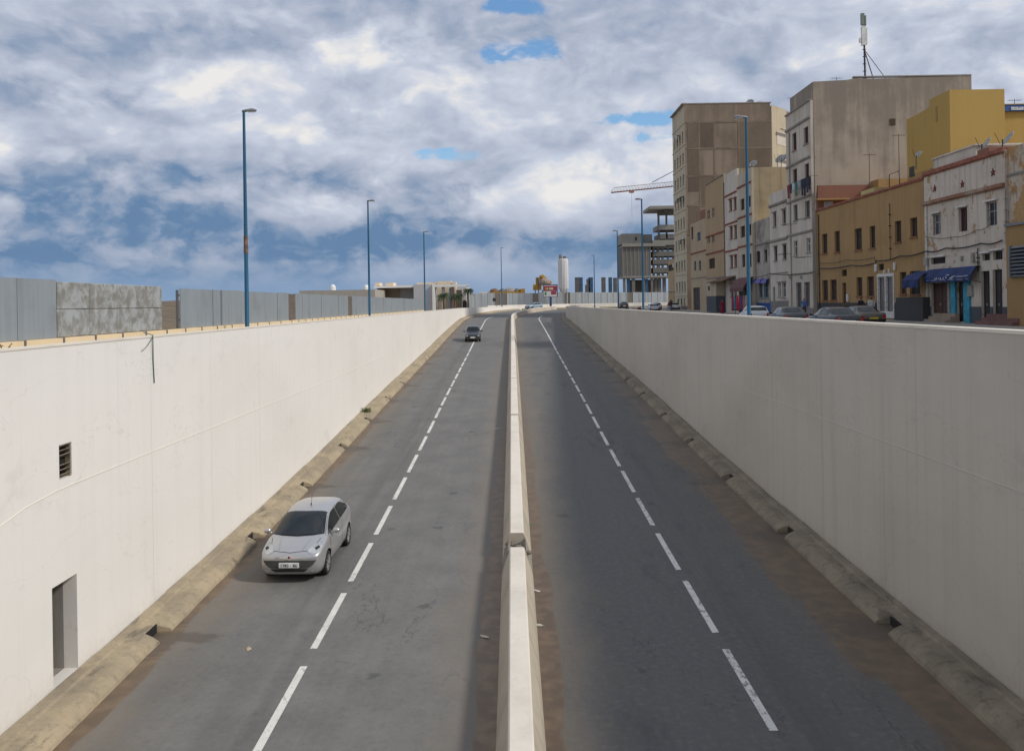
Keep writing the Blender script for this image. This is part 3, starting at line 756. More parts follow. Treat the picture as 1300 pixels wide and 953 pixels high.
    zb_, zt_ = scurve(P['zt'],wb)-.02, scurve(P['zt'],wt)-.0
    wx, tx = scurve(P['wr'],wb)*.99, scurve(P['wr'],wt)*.93
    patch('windscreen_seal', [(-tx-.02,wt+.02),(0,wt-.02),(tx+.02,wt+.02)], [(-wx-.03,wb+.12),(-wx*.6,wb+.015),(0,wb-.03),(wx*.6,wb+.015),(wx+.03,wb+.12)], 'top', DARKP, .003, 18, 6)
    ws = patch('windscreen', [(-tx,wt+.0),(0,wt-.04),(tx,wt+.0)], [(-wx,wb+.13),(-wx*.6,wb+.035),(0,wb-.005),(wx*.6,wb+.035),(wx,wb+.13)], 'top', CGLASS, .008, 18, 6)
    if detail:
        patch('wiper', [(-.55,wb+.09),(-.02,wb+.02)], [(-.55,wb+.075),(-.02,wb+.0)], 'top', DARKP, .02, 8, 1)
        patch('wiper', [(.02,wb+.04),(.5,wb+.10)], [(.02,wb+.02),(.5,wb+.085)], 'top', DARKP, .02, 8, 1)
    rx, rx2 = scurve(P['wr'],rt)*.9, scurve(P['wr'],rb)*.92
    patch('rear_window', [(-rx,rt),(0,rt+.03),(rx,rt)], [(-rx2,rb-.02),(0,rb),(rx2,rb-.02)], 'top', CGLASS, .008, 12, 5)
    sg = P['sideg']
    bl = [(sg[0][0],sg[0][1]),(sg[-1][0],sg[-1][1])]
    for sd_ in ('left','right'):
        ym = lerp(sg[0][0],sg[-1][0],.54)
        belt = lambda y: lerp(sg[0][1],sg[-1][1],(y-sg[0][0])/(sg[-1][0]-sg[0][0]))
        topz = lambda y: scurve(sg[:-1] if sg[-1][0] < sg[-2][0]+.04 else sg, y)
        segs = [(sg[0][0], ym-.03), (ym+.03, max(q[0] for q in sg))]
        for a, b in segs:
            yy = srange(a, b, .1)
            patch('side_window', [(y, max(topz(y), belt(y)+.005)) for y in yy], [(y, belt(y)) for y in yy], sd_, CGLASS, .007, 12, 4)
        if detail:
            y0, y1 = sg[0][0]+.02, ym+.02
            dr = patch('door', [(y0+.02,belt(y0)-.03),(y1,belt(y1)-.03)], [(y0-.08,.32),(y1,.30)], sd_, pm, .005, 10, 8)
            patch('door_handle', [(y1-.24,.86),(y1-.06,.865)], [(y1-.24,.835),(y1-.06,.84)], sd_, pm, .03, 4, 1, dr)
            for q in (y0-.05, y1+.012):
                patch('door_gap', [(q+.03,belt(q)-.03),(q+.042,belt(q)-.03)], [(q,.32),(q+.012,.32)], sd_, DARKP, .006, 1, 8)
            patch('sill_trim', [(P['ax'][0]+.42,.30),(P['ax'][1]-.42,.30)], [(P['ax'][0]+.42,.21),(P['ax'][1]-.42,.22)], sd_, trim, .006, 10, 2)
    # front
    fz = lambda a: a
    w0 = .62
    gz = (.50,.40) if P is HATCH else (.62,.50)
    patch('bumper_grille', [(-.70,.61),(-.4,.615),(0,.62),(.4,.615),(.70,.61)] if P is HATCH else [(-.5,.64),(.5,.64)], [(-.62,.50),(-.5,.41),(0,.40),(.5,.41),(.62,.50)] if P is HATCH else [(-.5,.52),(.5,.52)], 'front', GREY_TRIM, .006, 20, 4)
    patch('lower_intake', [(-.50,.395),(.50,.395)], [(-.38,.315),(.38,.315)], 'front', DARKP, .010, 14, 3)
    for s in (-1,1):
        if P is HATCH:
            h = patch('headlight', [(s*.44,-1.90),(s*.55,-1.62),(s*.70,-1.36)], [(s*.58,-1.965),(s*.715,-1.86),(s*.785,-1.58)], 'top', LAMPG, .008, 12, 6)
            patch('lamp_bowl', [(s*.60,-1.74),(s*.68,-1.60)], [(s*.66,-1.80),(s*.735,-1.66)], 'top', DARKP, .011, 5, 5, h)
            patch('fog_lamp', [(s*.56,.375),(s*.64,.38)], [(s*.55,.315),(s*.62,.32)], 'front', LAMPG, .01, 3, 3)
        else:
            patch('headlight', [(s*.52,.68),(s*.72,.67)], [(s*.52,.56),(s*.72,.56)], 'front', LAMPG, .008, 6, 4)
        t_ = (.95,.74) if P is HATCH else (.84,.66)
        patch('tail_light', [(s*.56,t_[0]),(s*.70,t_[0]-.02)], [(s*.54,t_[1]),(s*.71,t_[1])], 'rear', REDL, .008, 6, 5)
        if P is not HATCH: patch('indicator_light', [(s*.58,.655),(s*.70,.65)], [(s*.58,.60),(s*.70,.60)], 'rear', ORL, .009, 4, 2)
    if P is HATCH:
        for s in (-1,1):
            patch('bonnet_gap', [(s*.655,-1.25),(s*.60,-1.5),(s*.47,-1.86)], [(s*.667,-1.25),(s*.612,-1.5),(s*.482,-1.86)], 'top', DARKP, .004, 10, 1)
            patch('bonnet_crease', [(s*.40,-1.30),(s*.30,-1.86)], [(s*.41,-1.30),(s*.315,-1.86)], 'top', pm, .012, 8, 1)
        patch('bonnet_gap', [(-.47,-1.86),(0,-1.93),(.47,-1.86)], [(-.47,-1.874),(0,-1.944),(.47,-1.874)], 'top', DARKP, .004, 12, 1)
        patch('bonnet_strip', [(-.36,.70),(0,.697),(.36,.70)], [(-.36,.68),(0,.677),(.36,.68)], 'front', CHROME, .012, 12, 1)
        m = MB(); h = cast((0,-6,.69),(0,1,0)); m.tube([h[0]+Vector((0,.0,0)), h[0]+Vector((0,-.025,.006))], .05, 20)
        em = m.build('emblem', CHROME, root); m = MB(); m.tube([h[0]+Vector((0,-.02,.003)), h[0]+Vector((0,-.031,.007))], .036, 20); m.build('emblem_disc', plain('emblem_red',(.16,.02,.025),.3), em)
    else:
        patch('rear_bumper', [(-.74,.58),(.74,.58)], [(-.70,.36),(.70,.36)], 'rear', trim, .02, 14, 3)
        patch('front_bumper', [(-.74,.50),(.74,.50)], [(-.70,.33),(.70,.33)], 'front', trim, .02, 14, 3)
    # plates
    m = MB(); h = cast((0,-6,.50 if P is HATCH else .45),(0,1,0)); y = h[0].y-.03; zc = .50 if P is HATCH else .45
    m.box(-.26,.26,y-.022,y+.02,zc-.06,zc+.06); pl = m.build('number_plate', PLATEW, root)
    h = cast((0,6,.62),(0,-1,0)); m = MB(); m.box(-.26,.26,h[0].y-.02,h[0].y+.018,.56,.68); m.build('number_plate', rearplate, root)
    if plate:
        cu = bpy.data.curves.new('plate_number','FONT'); cu.body = plate; cu.size = .115; cu.align_x = 'CENTER'; cu.align_y = 'CENTER'; cu.extrude = .002; cu.resolution_u = 2
        tmp = bpy.data.objects.new('plate_tmp', cu); COL.objects.link(tmp); tm = eval_mesh(tmp); bpy.data.objects.remove(tmp); bpy.data.curves.remove(cu)
        to = bpy.data.objects.new('plate_number', tm); COL.objects.link(to); to.parent = pl; tm.materials.clear(); tm.materials.append(INK)
        to.location = (0,y-.0255,zc-.004); to.rotation_euler = (R(90),0,0)
    # mirrors
    for s in (-1,1):
        y = P['wind'][0][0]+(.42 if P is HATCH else .28); m = MB(); z = scurve(P['zs'],y)+.06
        m.ball((s*(.95),y,z+.02),.105,.06,.07,12,8); m.tube([(s*.80,y+.02,z-.06),(s*.92,y,z-.02)],.025,6)
        m.build('mirror', pm if detail else DARKP, root, smooth=True)
    # wheels
    for y in P['ax']:
        for s in (-1,1):
            q = P['wr_']; m = MB()
            xo, xi = s*(P['hub']-.005), s*(P['hub']-.20)
            m.lathe([(q*.62,xi),(q*.93,xi),(q,lerp(xi,xo,.2)),(q,lerp(xi,xo,.8)),(q*.94,xo),(q*.70,xo),(q*.66,lerp(xi,xo,.85))], (0,y,q), 28, 'x')
            ty = m.build('wheel', TYRE, root, angle=40)
            m = MB(); m.lathe([(q*.68,lerp(xi,xo,.80)),(q*.68,xo-s*.004),(q*.60,xo-s*.012),(q*.58,lerp(xi,xo,.82))], (0,y,q), 28, 'x')
            m.lathe([(.035,lerp(xi,xo,.7)),(.05,xo-s*.006),(.0451,xo+s*.004)],(0,y,q),12,'x')
            for k in range(10):
                a = 2*math.pi*k/10; d = Vector((0,math.cos(a),math.sin(a)))
                m.tube([Vector((xo-s*.012,y,q))+d*.03, Vector((xo-s*.012,y,q))+d*q*.63], .018, 5)
            m.build('rim', RIM, ty, angle=40)
    if detail:
        m = MB(); m.tube([(0,.25,scurve(P['zt'],.25)),(0,.38,scurve(P['zt'],.25)+.28)],.006,5); m.tube([(0,.24,scurve(P['zt'],.25)-.01),(0,.27,scurve(P['zt'],.25)+.05)],.018,6); m.build('aerial', DARKP, root)
    m = MB(); m.box(-.7,.7,f+.35,r-.35,.16,.30); m.build('underbody', DARKP, root)
    return root
SILV = paint('silver_paint', (.47,.47,.475), .28, .6)
car = make_car('hatchback_car', 'small silver hatchback driving towards the camera in the left carriageway', HATCH, SILV, plate='1783 - 86')
def on_road(o, s, x, rz, pitch=True):
    p0 = pos(s,x); o.location = (p0.x,p0.y,zr(s)+.005)
    g = (zr(s+1.5)-zr(s-1.5))/3.0
    o.rotation_euler = (math.atan(g)*math.cos(rz), 0, rz)
CARS_S = 24.2
on_road(car, CARS_S, -5.86, R(-1.5))
if not CARTEST:
    DARKB = paint('dark_blue_paint', (.028,.032,.045), .3, .4)
    suvp = dict(HATCH); sc_ = 1.14
    car2 = make_car('off_road_car', 'dark car far off in the left carriageway coming down the ramp', sedan(4.5,1.45,1,True), DARKB, trim=GREY_TRIM)
    car2.scale = (1.05,1,1.15); on_road(car2, 98.0, -4.55, R(2))
    # ---- parked row and far cars
    G1 = 'cars parked above the right wall'
    z0 = zg(50)+.01
    WHT = paint('white_car_paint', (.62,.62,.60), .35, 0); GRN = paint('dark_grey_paint', (.055,.06,.062), .35, .4); BLK = paint('black_car_paint', (.016,.018,.022), .25, .2); OLV = paint('olive_paint', (.105,.095,.07), .4, .3)
    LBL = paint('pale_blue_paint', (.30,.38,.45), .35, .3); SIL2 = paint('silver_grey_paint', (.42,.44,.47), .3, .5)
    c1 = make_car('parked_car', 'white estate car parked farthest left in the row behind the right wall', sedan(4.3,1.42,1,True), WHT, G1, detail=False)
    c1.location = (19.0,67.0,z0); c1.rotation_euler = (0,0,R(180-4))
    c2 = make_car('parked_car', 'dark grey saloon parked between the white estate and the black saloon', sedan(4.4,1.40,1), GRN, G1, detail=False)
    c2.location = (18.1,56.0,z0); c2.rotation_euler = (0,0,R(180-3))
    c3 = make_car('parked_car', 'black saloon with wide rear window parked behind the right wall', sedan(4.7,1.42,0), BLK, G1, detail=False)
    c3.location = (18.0,47.8,z0); c3.rotation_euler = (0,0,R(180+2))
    c4 = make_car('parked_car', 'olive brown old saloon with a yellow number plate, parked nearest the white door', sedan(4.7,1.40,1), OLV, G1, rearplate=PLATEY, detail=False)
    c4.location = (22.3,54.5,z0); c4.rotation_euler = (0,0,R(180-3))
    c5 = make_car('parked_car', 'dark hatchback standing far away at the bend of the side street', HATCH, GRN, G1, detail=False)
    c5.location = (21.7,166,zg(166)+.01); c5.rotation_euler = (0,0,R(180))
    def dupcar(src, loc, rz, label, pm):
        c = copy_tree(src, loc, rz, label)
        for ch in c.children:
            if ch.name.startswith('body'):
                ch.data = ch.data.copy(); ch.data.materials[0] = pm
        return c
    dupcar(c2, (20.9,126,zg(126)+.01), R(176), 'silver saloon parked beside the motorcycle far along the side street', SIL2)
    dupcar(c1, (24.0,143,zg(143)+.01), R(182), 'white estate car parked behind the silver saloon near the tall apartment block', WHT)
    dupcar(c2, (26.2,138,zg(138)+.01), R(178), 'grey saloon parked against the foot of the tall apartment block', SIL2)
    c9 = copy_tree(c5, None, None, 'pale blue car driving round the far bend beyond the barrier'); c9['group'] = 'cars'
    del c9['group']
    for ch in c9.children:
        if ch.name.startswith('body'): ch.data = ch.data.copy(); ch.data.materials[0] = LBL
    q = pos(182,-3.0); c9.location = (4.6,179,zr(178)+.02); c9.rotation_euler = (0,0,R(-48))
    # ---- motorcycle
    root = thing('motorcycle', 'red motorcycle parked by the blue lamp post far along the street', 'motorcycle', at_y(812,391,122)-Vector((0,0,0)), world=False)
    root.location.z = zg(122)+.01; root.rotation_euler = (0,0,R(150))
    m = MB()
    for y in (-.65,.65): m.lathe([(.30,-.05),(.30,.05),(.24,.06),(.24,-.06)],(0,y,.30),18,'x')
    m.build('wheel', TYRE, root)
    m = MB(); m.box(-.14,.14,-.3,.35,.45,.78); m.ball((0,-.1,.82),.15,.3,.12); m.tube([(0,-.62,.3),(0,-.42,1.0)],.035,6); m.tube([(0,.62,.3),(0,.1,.6)],.03,6); m.build('frame', plain('red_bike',(.35,.02,.02),.35), root)
    m = MB(); m.ball((0,.4,.86),.14,.4,.07); m.build('seat', DARKP, root)
    m = MB(); m.tube([(-.36,-.36,1.05),(0,-.42,1.0),(.36,-.36,1.05)],.018,6); m.build('handlebar', DARKP, root)
# ================================================================ PEOPLE
def person(label, loc, rz, top, bottom, hair=(.02,.015,.012), skin=(.34,.21,.14), pose='stand', h=1.72, group=None, skirt=False, item=None):
    root = thing('person', label, 'person', loc, group, world=False, rz=rz)
    k = h/1.75; st = .16 if pose == 'walk' else .05
    pts = {'pel':(0,0,.95,.15),'sp':(0,0,1.12,.145),'ch':(0,.0,1.33,.165),'nk':(0,0,1.49,.058),'hd0':(0,-.015,1.57,.082),'hd1':(0,-.015,1.68,.093),
      'hL':(-.10,0,.90,.105),'kL':(-.11,-st*.9,.50,.066),'aL':(-.11,-st*.4 if pose=='walk' else 0,.09,.042),'tL':(-.12,-.16-st*.4,.035,.034),
      'hR':(.10,0,.90,.105),'kR':(.11,st*.3,.50,.066),'aR':(.11,st*1.6 if pose=='walk' else 0,.10,.042),'tR':(.12,-.13+st*1.4,.035,.034),
      'sL':(-.19,0,1.42,.062),'eL':(-.25,.03+st*.6,1.15,.045),'wL':(-.26,-.08+st*.2,.90,.03),'nL':(-.26,-.10+st*.2,.82,.032),
      'sR':(.19,0,1.42,.062),'eR':(.25,.03-st*.4,1.15,.045),'wR':(.26,-.10-st*.6,.90,.03),'nR':(.26,-.12-st*.6,.82,.032)}
    names = list(pts); ed = [('pel','sp'),('sp','ch'),('ch','nk'),('nk','hd0'),('hd0','hd1'),('pel','hL'),('hL','kL'),('kL','aL'),('aL','tL'),('pel','hR'),('hR','kR'),('kR','aR'),('aR','tR'),('ch','sL'),('sL','eL'),('eL','wL'),('wL','nL'),('ch','sR'),('sR','eR'),('eR','wR'),('wR','nR')]
    me = bpy.data.meshes.new('body'); me.from_pydata([tuple(c*k for c in pts[n][:3]) for n in names], [(names.index(a),names.index(b)) for a,b in ed], [])
    o = bpy.data.objects.new('body', me); COL.objects.link(o)
    sk = o.modifiers.new('skin','SKIN'); sl = me.skin_vertices[0].data
    for i, n in enumerate(names): sl[i].radius = (pts[n][3]*k*(1.15 if n in ('ch','sp','pel') else 1),pts[n][3]*k*(.8 if n in ('ch','sp','pel') else 1)); sl[i].use_root = (n == 'pel')
    su = o.modifiers.new('s','SUBSURF'); su.levels = 2; su.render_levels = 2
    m2 = eval_mesh(o); o.modifiers.clear(); o.data = m2; o.parent = root
    def colr(nm, c): return plain(nm+'_%d_%d_%d' % tuple(int(x*255) for x in c), c, .85, 0, .2, 6)
    for m_ in (colr('skin',skin), colr('shirt',top), colr('trousers',bottom), colr('hair',hair), colr('shoe',(.03,.025,.02))): m2.materials.append(m_)
    for p_ in m2.polygons:
        c = p_.center/k; z = c.z; i = 0
        if z > 1.52: i = 3 if (z > 1.70 or (c.y > .01 and z > 1.56)) else 0
        elif z > 1.46: i = 0 if abs(c.x) < .09 else 1
        elif abs(c.x) > .2 and z < .93: i = 0
        elif z > .95 or abs(c.x) > .2: i = 1
        elif z > .07: i = 2
        else: i = 4
        p_.material_index = i; p_.use_smooth = True
    # face, ears and fingers belong to the same body mesh
    bm = bmesh.new(); bm.from_mesh(m2); x = MB()
    x.tube([(0,-.105,1.66),(0,-.135,1.615),(0,-.105,1.60)],[.008,.014,.01],6)
    for s in (-1,1): x.ball((s*.095,-.005,1.635),.014,.025,.034,8,6)
    n0 = len(x.f)
    x.k = 3
    for s in (-1,1): x.ball((s*.035,-.098,1.655),.013,.008,.009,8,6)
    x.k = 0
    for s, nn in ((-1,'nL'),(1,'nR')):
        bx, by, bz = pts[nn][:3]
        for q, L_ in ((-.024,.075),(-.008,.088),(.008,.082),(.024,.062)):
            x.tube([(bx,by+q,bz),(bx,by+q-.005,bz-.05),(bx-s*.015,by+q-.012,bz-.03-L_)],[.010,.009,.007],6)
        x.tube([(bx,by-.02,bz+.02),(bx-s*.01,by-.05,bz-.01),(bx-s*.015,by-.055,bz-.045)],[.011,.010,.008],6)
    b = [bm.verts.new(v*k) for v in x.v]
    for fc, mi in zip(x.f, x.mi):
        try: ff = bm.faces.new([b[i] for i in fc]); ff.material_index = mi; ff.smooth = True
        except ValueError: pass
    bm.to_mesh(m2); bm.free()
    if skirt:
        m = MB(); m.lathe([(.17*k,1.05*k),(.21*k,.85*k),(.25*k,.4*k),(.28*k,.12*k),(.27*k,.12*k)],(0,0,0),16); m.build('long_robe', colr('robe',bottom), root, smooth=True)
    return root
if not CARTEST:
    pz = zg(60)+.25
    PG = 'people on the pavement'
    q = at_y(852,392,128); person('pedestrian in dark coat carrying something red, at the corner of the tall block', (q.x,128,zg(128)+.25), R(180), (.05,.05,.06), (.07,.09,.16), pose='walk', group=PG, h=1.8)
    m = MB(); m.box(-.5,-.22,-.2,.05,.75,1.25); bg_ = thing('bag','red bag carried by the pedestrian at the corner of the tall block','bag',(q.x,128,zg(128)+.25),world=False)
    m.build('bag_body', plain('bag_red',(.32,.03,.02),.7), bg_); m = MB(); m.tube([(-.36,-.07,1.25),(-.3,-.05,1.4),(-.24,-.02,1.25)],.015,6); m.build('strap', DARKP, bg_)
    q = at_y(1021,392,76); person('person in a blue shirt standing before the white house front', (q.x,76,zg(76)+.25), R(160), (.07,.14,.34), (.05,.05,.06), group=PG)
    q = at_y(1093,395,66); person('man in dark jacket walking left of the white double door', (q.x,66,pz), R(200), (.03,.03,.035), (.05,.05,.05), group=PG, pose='walk')
    q = at_y(1106,395,65); person('person in a white shirt beside the man in the dark jacket', (q.x,65,pz), R(190), (.6,.58,.56), (.12,.13,.2), group=PG)
    q = at_y(930,396,100); person('person in a long dark red robe outside the clothes shop', (q.x-1.2,100,zg(100)+.25), R(200), (.25,.02,.04), (.20,.012,.03), group=PG, skirt=True)
# ================================================================ HOUSES
XF = 28.0
PANE = glass('window_glass', (.030,.034,.038), .10); PANEB = glass('window_glass_pale', (.09,.115,.14), .12)
DARKIN = plain('dark_interior', (.018,.015,.013), .8)
SHUT = plain('brown_shutter', (.075,.038,.028), .7, var=.3, scale=8); SHUTR = plain('maroon_shutter', (.085,.025,.028), .7, var=.3, scale=8); GRSH = plain('grey_shutter', (.19,.175,.17), .7, var=.25, scale=8)
WFR = plain('white_frame', (.60,.58,.54), .7, var=.2, scale=5); REDTRIM = plain('red_trim', (.27,.095,.06), .85, var=.3, scale=4); BLUEF = plain('blue_frame', (.08,.22,.36), .7, var=.2)
GREYT = stucco('grey_band', (.30,.27,.24), (.16,.14,.12), .5, .6, scale=2)
IRON = plain('iron', (.05,.045,.042), .7, .3); STEELG = plain('galvanised', (.42,.43,.44), .5, .5)
BRAND = random.Random(3)
def house(name, label, X, d0, d1, ztop, depth, fm, sm, ops, bands=(), dado=None, base=None, topcap=None, group='houses along the side street', cat='house', sidey=None, bandm=None, roofm=None, hood=None, sill=None, trim=None):
    """house front on plane x=X between d0 (near) and d1 (far); ops: (x1,x2,y1,y2,kind) in photo pixels on that plane"""
    base = zg(d0)-.3 if base is None else base
    root = thing(name, label, cat, (X, (d0+d1)/2, zg((d0+d1)/2)), group)
    zt_ = EYE+ztop
    M = lambda u, v, w: (X+w, u, v)
    rects = []
    for o in ops:
        x1, x2, y1, y2, kind = o[:5]
        a, b = at_x(x2, (y1+y2)/2, X).y, at_x(x1, (y1+y2)/2, X).y
        xm = (x1+x2)/2; v0, v1 = at_x(xm, y2, X).z, at_x(xm, y1, X).z
        if kind.startswith('door'): v0 = max(base+.35, min(v0, zg(a)+.30))
        a, b = max(a, d0+.12), min(b, d1-.12)
        if b-a < .25: continue
        rects.append((a, b, max(v0, base+.2), min(v1, zt_-.1), kind))
    mb = MB(); opening_panel(mb, M, d0, d1, base, zt_, rects, .26)
    for y in (d0, d1): mb.quad((X,y,base),(X+.26,y,base),(X+.26,y,zt_),(X,y,zt_))
    mb.quad((X,d0,zt_),(X+.26,d0,zt_),(X+.26,d1,zt_),(X,d1,zt_))
    mb.build('facade', fm, root)
    mb = MB(); zr2 = zt_-.45
    mb.prism([(X+.262,d0),(X+depth,d0),(X+depth,d1),(X+.262,d1)], base, zr2)
    # parapet ring
    for x0,x1,y0,y1 in ((X+.262,X+depth,d0+.002,d0+.2),(X+.262,X+depth,d1-.2,d1-.002),(X+depth-.2,X+depth-.002,d0+.2,d1-.2)): mb.box(x0,x1,y0,y1,zr2+.002,zt_-.001)
    mb.build('side_wall', sm, root)
    for a, b, v0, v1, kind in rects:
        w_ = MB(); dd = .16
        fr = {'win':WFR,'winb':BLUEF,'shut':SHUT,'shutr':SHUTR,'gsh':GRSH,'dark':IRON,'door':SHUT,'doorw':WFR,'doorb':BLUEF,'doord':IRON,'vent':IRON,'redwin':REDTRIM,'closed':GRSH}[kind.split('-')[0]]
        k0 = kind.split('-')[0]; isdoor = k0.startswith('door')
        t_ = .07 if b-a < 2 else .1
        if k0 == 'vent':
            n = max(3, int((v1-v0)/.14))
            for i in range(n):
                z = v0+(i+.5)*(v1-v0)/n; w_.box(-.04,.10,a,b,-.012,.012, Matrix.Translation((X+.1,0,z)) @ Matrix.Rotation(R(-30),4,'Y'))
            w_.box(X+.235,X+.25,a,b,v0,v1); w_.build('vent', [IRON], root); continue
        for q in ((a,a+t_,v0,v1),(b-t_,b,v0,v1)): w_.box(X+dd,X+dd+.06,*q)
        for q in ((a+t_,b-t_,v1-t_,v1),(a+t_,b-t_,v0,v0+t_)): w_.box(X+dd,X+dd+.06,*q)
        w_.box(X+dd+.005,X+dd+.055,(a+b)/2-.035,(a+b)/2+.035,v0+t_,v1-t_)
        if k0 in ('win','winb','redwin'): w_.box(X+dd+.01,X+dd+.05,a+t_,b-t_,lerp(v0,v1,.62)-.025,lerp(v0,v1,.62)+.025)
        wo = w_.build('door' if isdoor else 'window', fr, root)
        pn = MB(); pn.box(X+dd+.03,X+dd+.045,a+t_*.8,b-t_*.8,v0+t_*.8,v1-t_*.8)
        if k0 in ('shut','shutr','gsh','closed'):
            pn2 = MB(); n = max(5,int((v1-v0)/.12))
            openness = BRAND.random()
            half = openness < .3 and k0 != 'closed'
            for lo, hi in ((a+t_,(a+b)/2-.035),((a+b)/2+.035,b-t_)):
                if half and lo > a+t_+.01: continue
                for i in range(n):
                    z = v0+t_+(i+.5)*(v1-v0-2*t_)/n; pn2.box(-.022,.022,lo,hi,-.010,.010, Matrix.Translation((X+dd+.02,0,z)) @ Matrix.Rotation(R(-40),4,'Y'))
            pn2.build('shutter', fr, wo)
            pn.build('pane', DARKIN, wo)
        elif isdoor:
            pn.build('door_leaf', fr if k0 != 'doorw' else GRSH, wo)
            h_ = MB(); h_.box(X+dd-.05,X+dd+.01,(a+b)/2+.06,(a+b)/2+.10,v0+1.0,v0+1.16); h_.build('handle', STEELG, wo)
        else: pn.build('pane', DARKIN if k0 == 'dark' else (PANEB if BRAND.random() < .3 else PANE), wo)
        if not isdoor and sill is not None:
            s_ = MB(); s_.box(X-.10,X+dd,a-.08,b+.08,v0-.09,v0-.002); s_.build('sill', sill, wo)
        if not isdoor and hood is not None:
            s_ = MB(); s_.box(X-.16,X-.002,a-.14,b+.14,v1+.03,v1+.12); s_.build('lintel', hood, wo)
        if k0 in ('win','dark') and '-bars' in kind:
            g_ = MB()
            for i in range(1,6): y = lerp(a,b,i/6); g_.tube([(X+.05,y,v0),(X+.05,y,v1)],.012,5)
            for i in range(1,3): z = lerp(v0,v1,i/3); g_.tube([(X+.05,a,z),(X+.05,b,z)],.012,5)
            g_.build('window_bars', IRON, wo)
    for bz, h_, pr, m_ in bands:
        b_ = MB(); b_.box(X-pr,X-.002,d0+.002,d1-.002,EYE+bz-h_/2,EYE+bz+h_/2); b_.box(X-pr*.5,X-.003,d0+.003,d1-.003,EYE+bz-h_/2-.08,EYE+bz-h_/2)
        b_.build('cornice', m_ or GREYT, root)
    if dado:
        b_ = MB(); z1, m_ = dado; doors = sorted([(a,b) for a,b,v0,v1,k in rects if v0 < zg(d0)+z1-.1])
        y = d0
        for a, b in doors+[(d1,d1)]:
            if a-y > .06: b_.box(X-.03,X-.003,y+.004,a-.004,base,zg(d0)+z1)
            y = max(y,b)
        b_.build('dado', m_, root)
    if topcap:
        b_ = MB(); b_.box(X-.12,X+.30,d0,d1,zt_+.002,zt_+.14); b_.build('coping', topcap, root)
    return root
def dd(x, X=XF, y=300): return at_x(x, y, X).y
def zz(x, y, X=XF): return at_x(x, y, X).z-EYE
# --- materials of the fronts
WHT_P = stucco('peeling_white', (.58,.51,.43), (.42,.34,.26), .6, .7, peel=(.36,.23,.12), peel_t=.585, scale=1.2)
ORANGE_P = stucco('peeling_orange', (.50,.43,.35), (.38,.30,.21), .3, .5, peel=(.40,.24,.10), peel_t=.50, scale=1.2)
OCHRE = stucco('ochre_render', (.365,.228,.095), (.27,.168,.075), .4, .6); OCHRE2 = stucco('ochre_render_light', (.345,.215,.085), (.26,.165,.07), .3, .4)
GREYC = stucco('stained_concrete', (.42,.35,.275), (.31,.255,.20), .3, .8, scale=.6, sscale=.10, wash=(8,23,(.20,.172,.14),.75)); BROWNC = stucco('brown_panel_concrete', (.285,.222,.165), (.185,.14,.102), .4, .95, scale=.5, wash=(12,36,(.15,.112,.082),.5))
WHT_F = stucco('old_white_front', (.57,.51,.435), (.40,.335,.26), .55, .7); WHT_F2 = stucco('old_white_front_b', (.60,.545,.47), (.43,.37,.30), .55, .7)
CREAM = stucco('cream_front', (.47,.395,.28), (.35,.285,.20), .35, .5); CREAMY = stucco('yellowed_side', (.43,.34,.21), (.25,.20,.13), .6, .8, scale=.9)
BEIGE = stucco('beige_front', (.40,.285,.165), (.31,.215,.125), .25, .4); BEIGE2 = stucco('beige_front_b', (.44,.345,.225), (.33,.25,.16), .3, .5)
TALLF = stucco('tall_block_front', (.53,.465,.34), (.39,.335,.24), .35, .5)
YEL = stucco('mustard_render', (.45,.295,.085), (.38,.245,.07), .2, .35, scale=.7)
DADO = stucco('dark_dado', (.055,.052,.054), (.04,.04,.04), .2, .4); DADOB = stucco('blue_grey_dado', (.075,.085,.10), (.05,.055,.06), .2, .4)
DADOG = stucco('grey_dado', (.21,.20,.19), (.13,.12,.11), .3, .5); BLUEW = stucco('blue_dado', (.02,.075,.26), (.015,.05,.18), .1, .3)
REDW = stucco('red_terrace_wall', (.25,.115,.078), (.20,.09,.062), .2, .4)
STEP = stucco('step_stone', (.33,.255,.19), (.22,.17,.13), .2, .6, scale=3); STEPR = stucco('red_step_tiles', (.20,.10,.085), (.12,.065,.06), .2, .7, scale=3)
# 1 ochre shed at the right edge
d = dd(1277, 27.4)
h1 = house('shed', 'low ochre single storey building with a metal louvre at the right edge', 27.4, 36, d, zz(1277,288,27.4)+0, 7, OCHRE2, OCHRE2, [(1286,1310,313,350,'vent-')], cat='building', topcap=stucco('grey_slab',(.22,.23,.25),(.15,.15,.16),.3,.4))
mb = MB(); dv0, dv1 = dd(1308,27.4), dd(1285.5,27.4); z0_, z1_ = EYE+zz(1297,352,27.4), EYE+zz(1297,311,27.4)
for i in range(9):
    z = lerp(z0_,z1_,(i+.5)/9); mb.box(-.09,.09,dv0,dv1,-.02,.02, Matrix.Translation((27.3,0,z)) @ Matrix.Rotation(R(-35),4,'Y'))
mb.box(27.2,27.4,dv0-.06,dv0,z0_,z1_); mb.box(27.2,27.4,dv1,dv1+.06,z0_,z1_); mb.build('louvre', plain('louvre_metal',(.20,.22,.25),.5,.3), h1)
# 1b peeling orange-white wing
house('house', 'peeling orange and white wing behind the low ochre building', 28.15, 34, dd(1277.2,28.15), zz(1277,189,28.15), 9, ORANGE_P, ORANGE_P, [], [(zz(1285,221,28.15),.1,.08,None)])
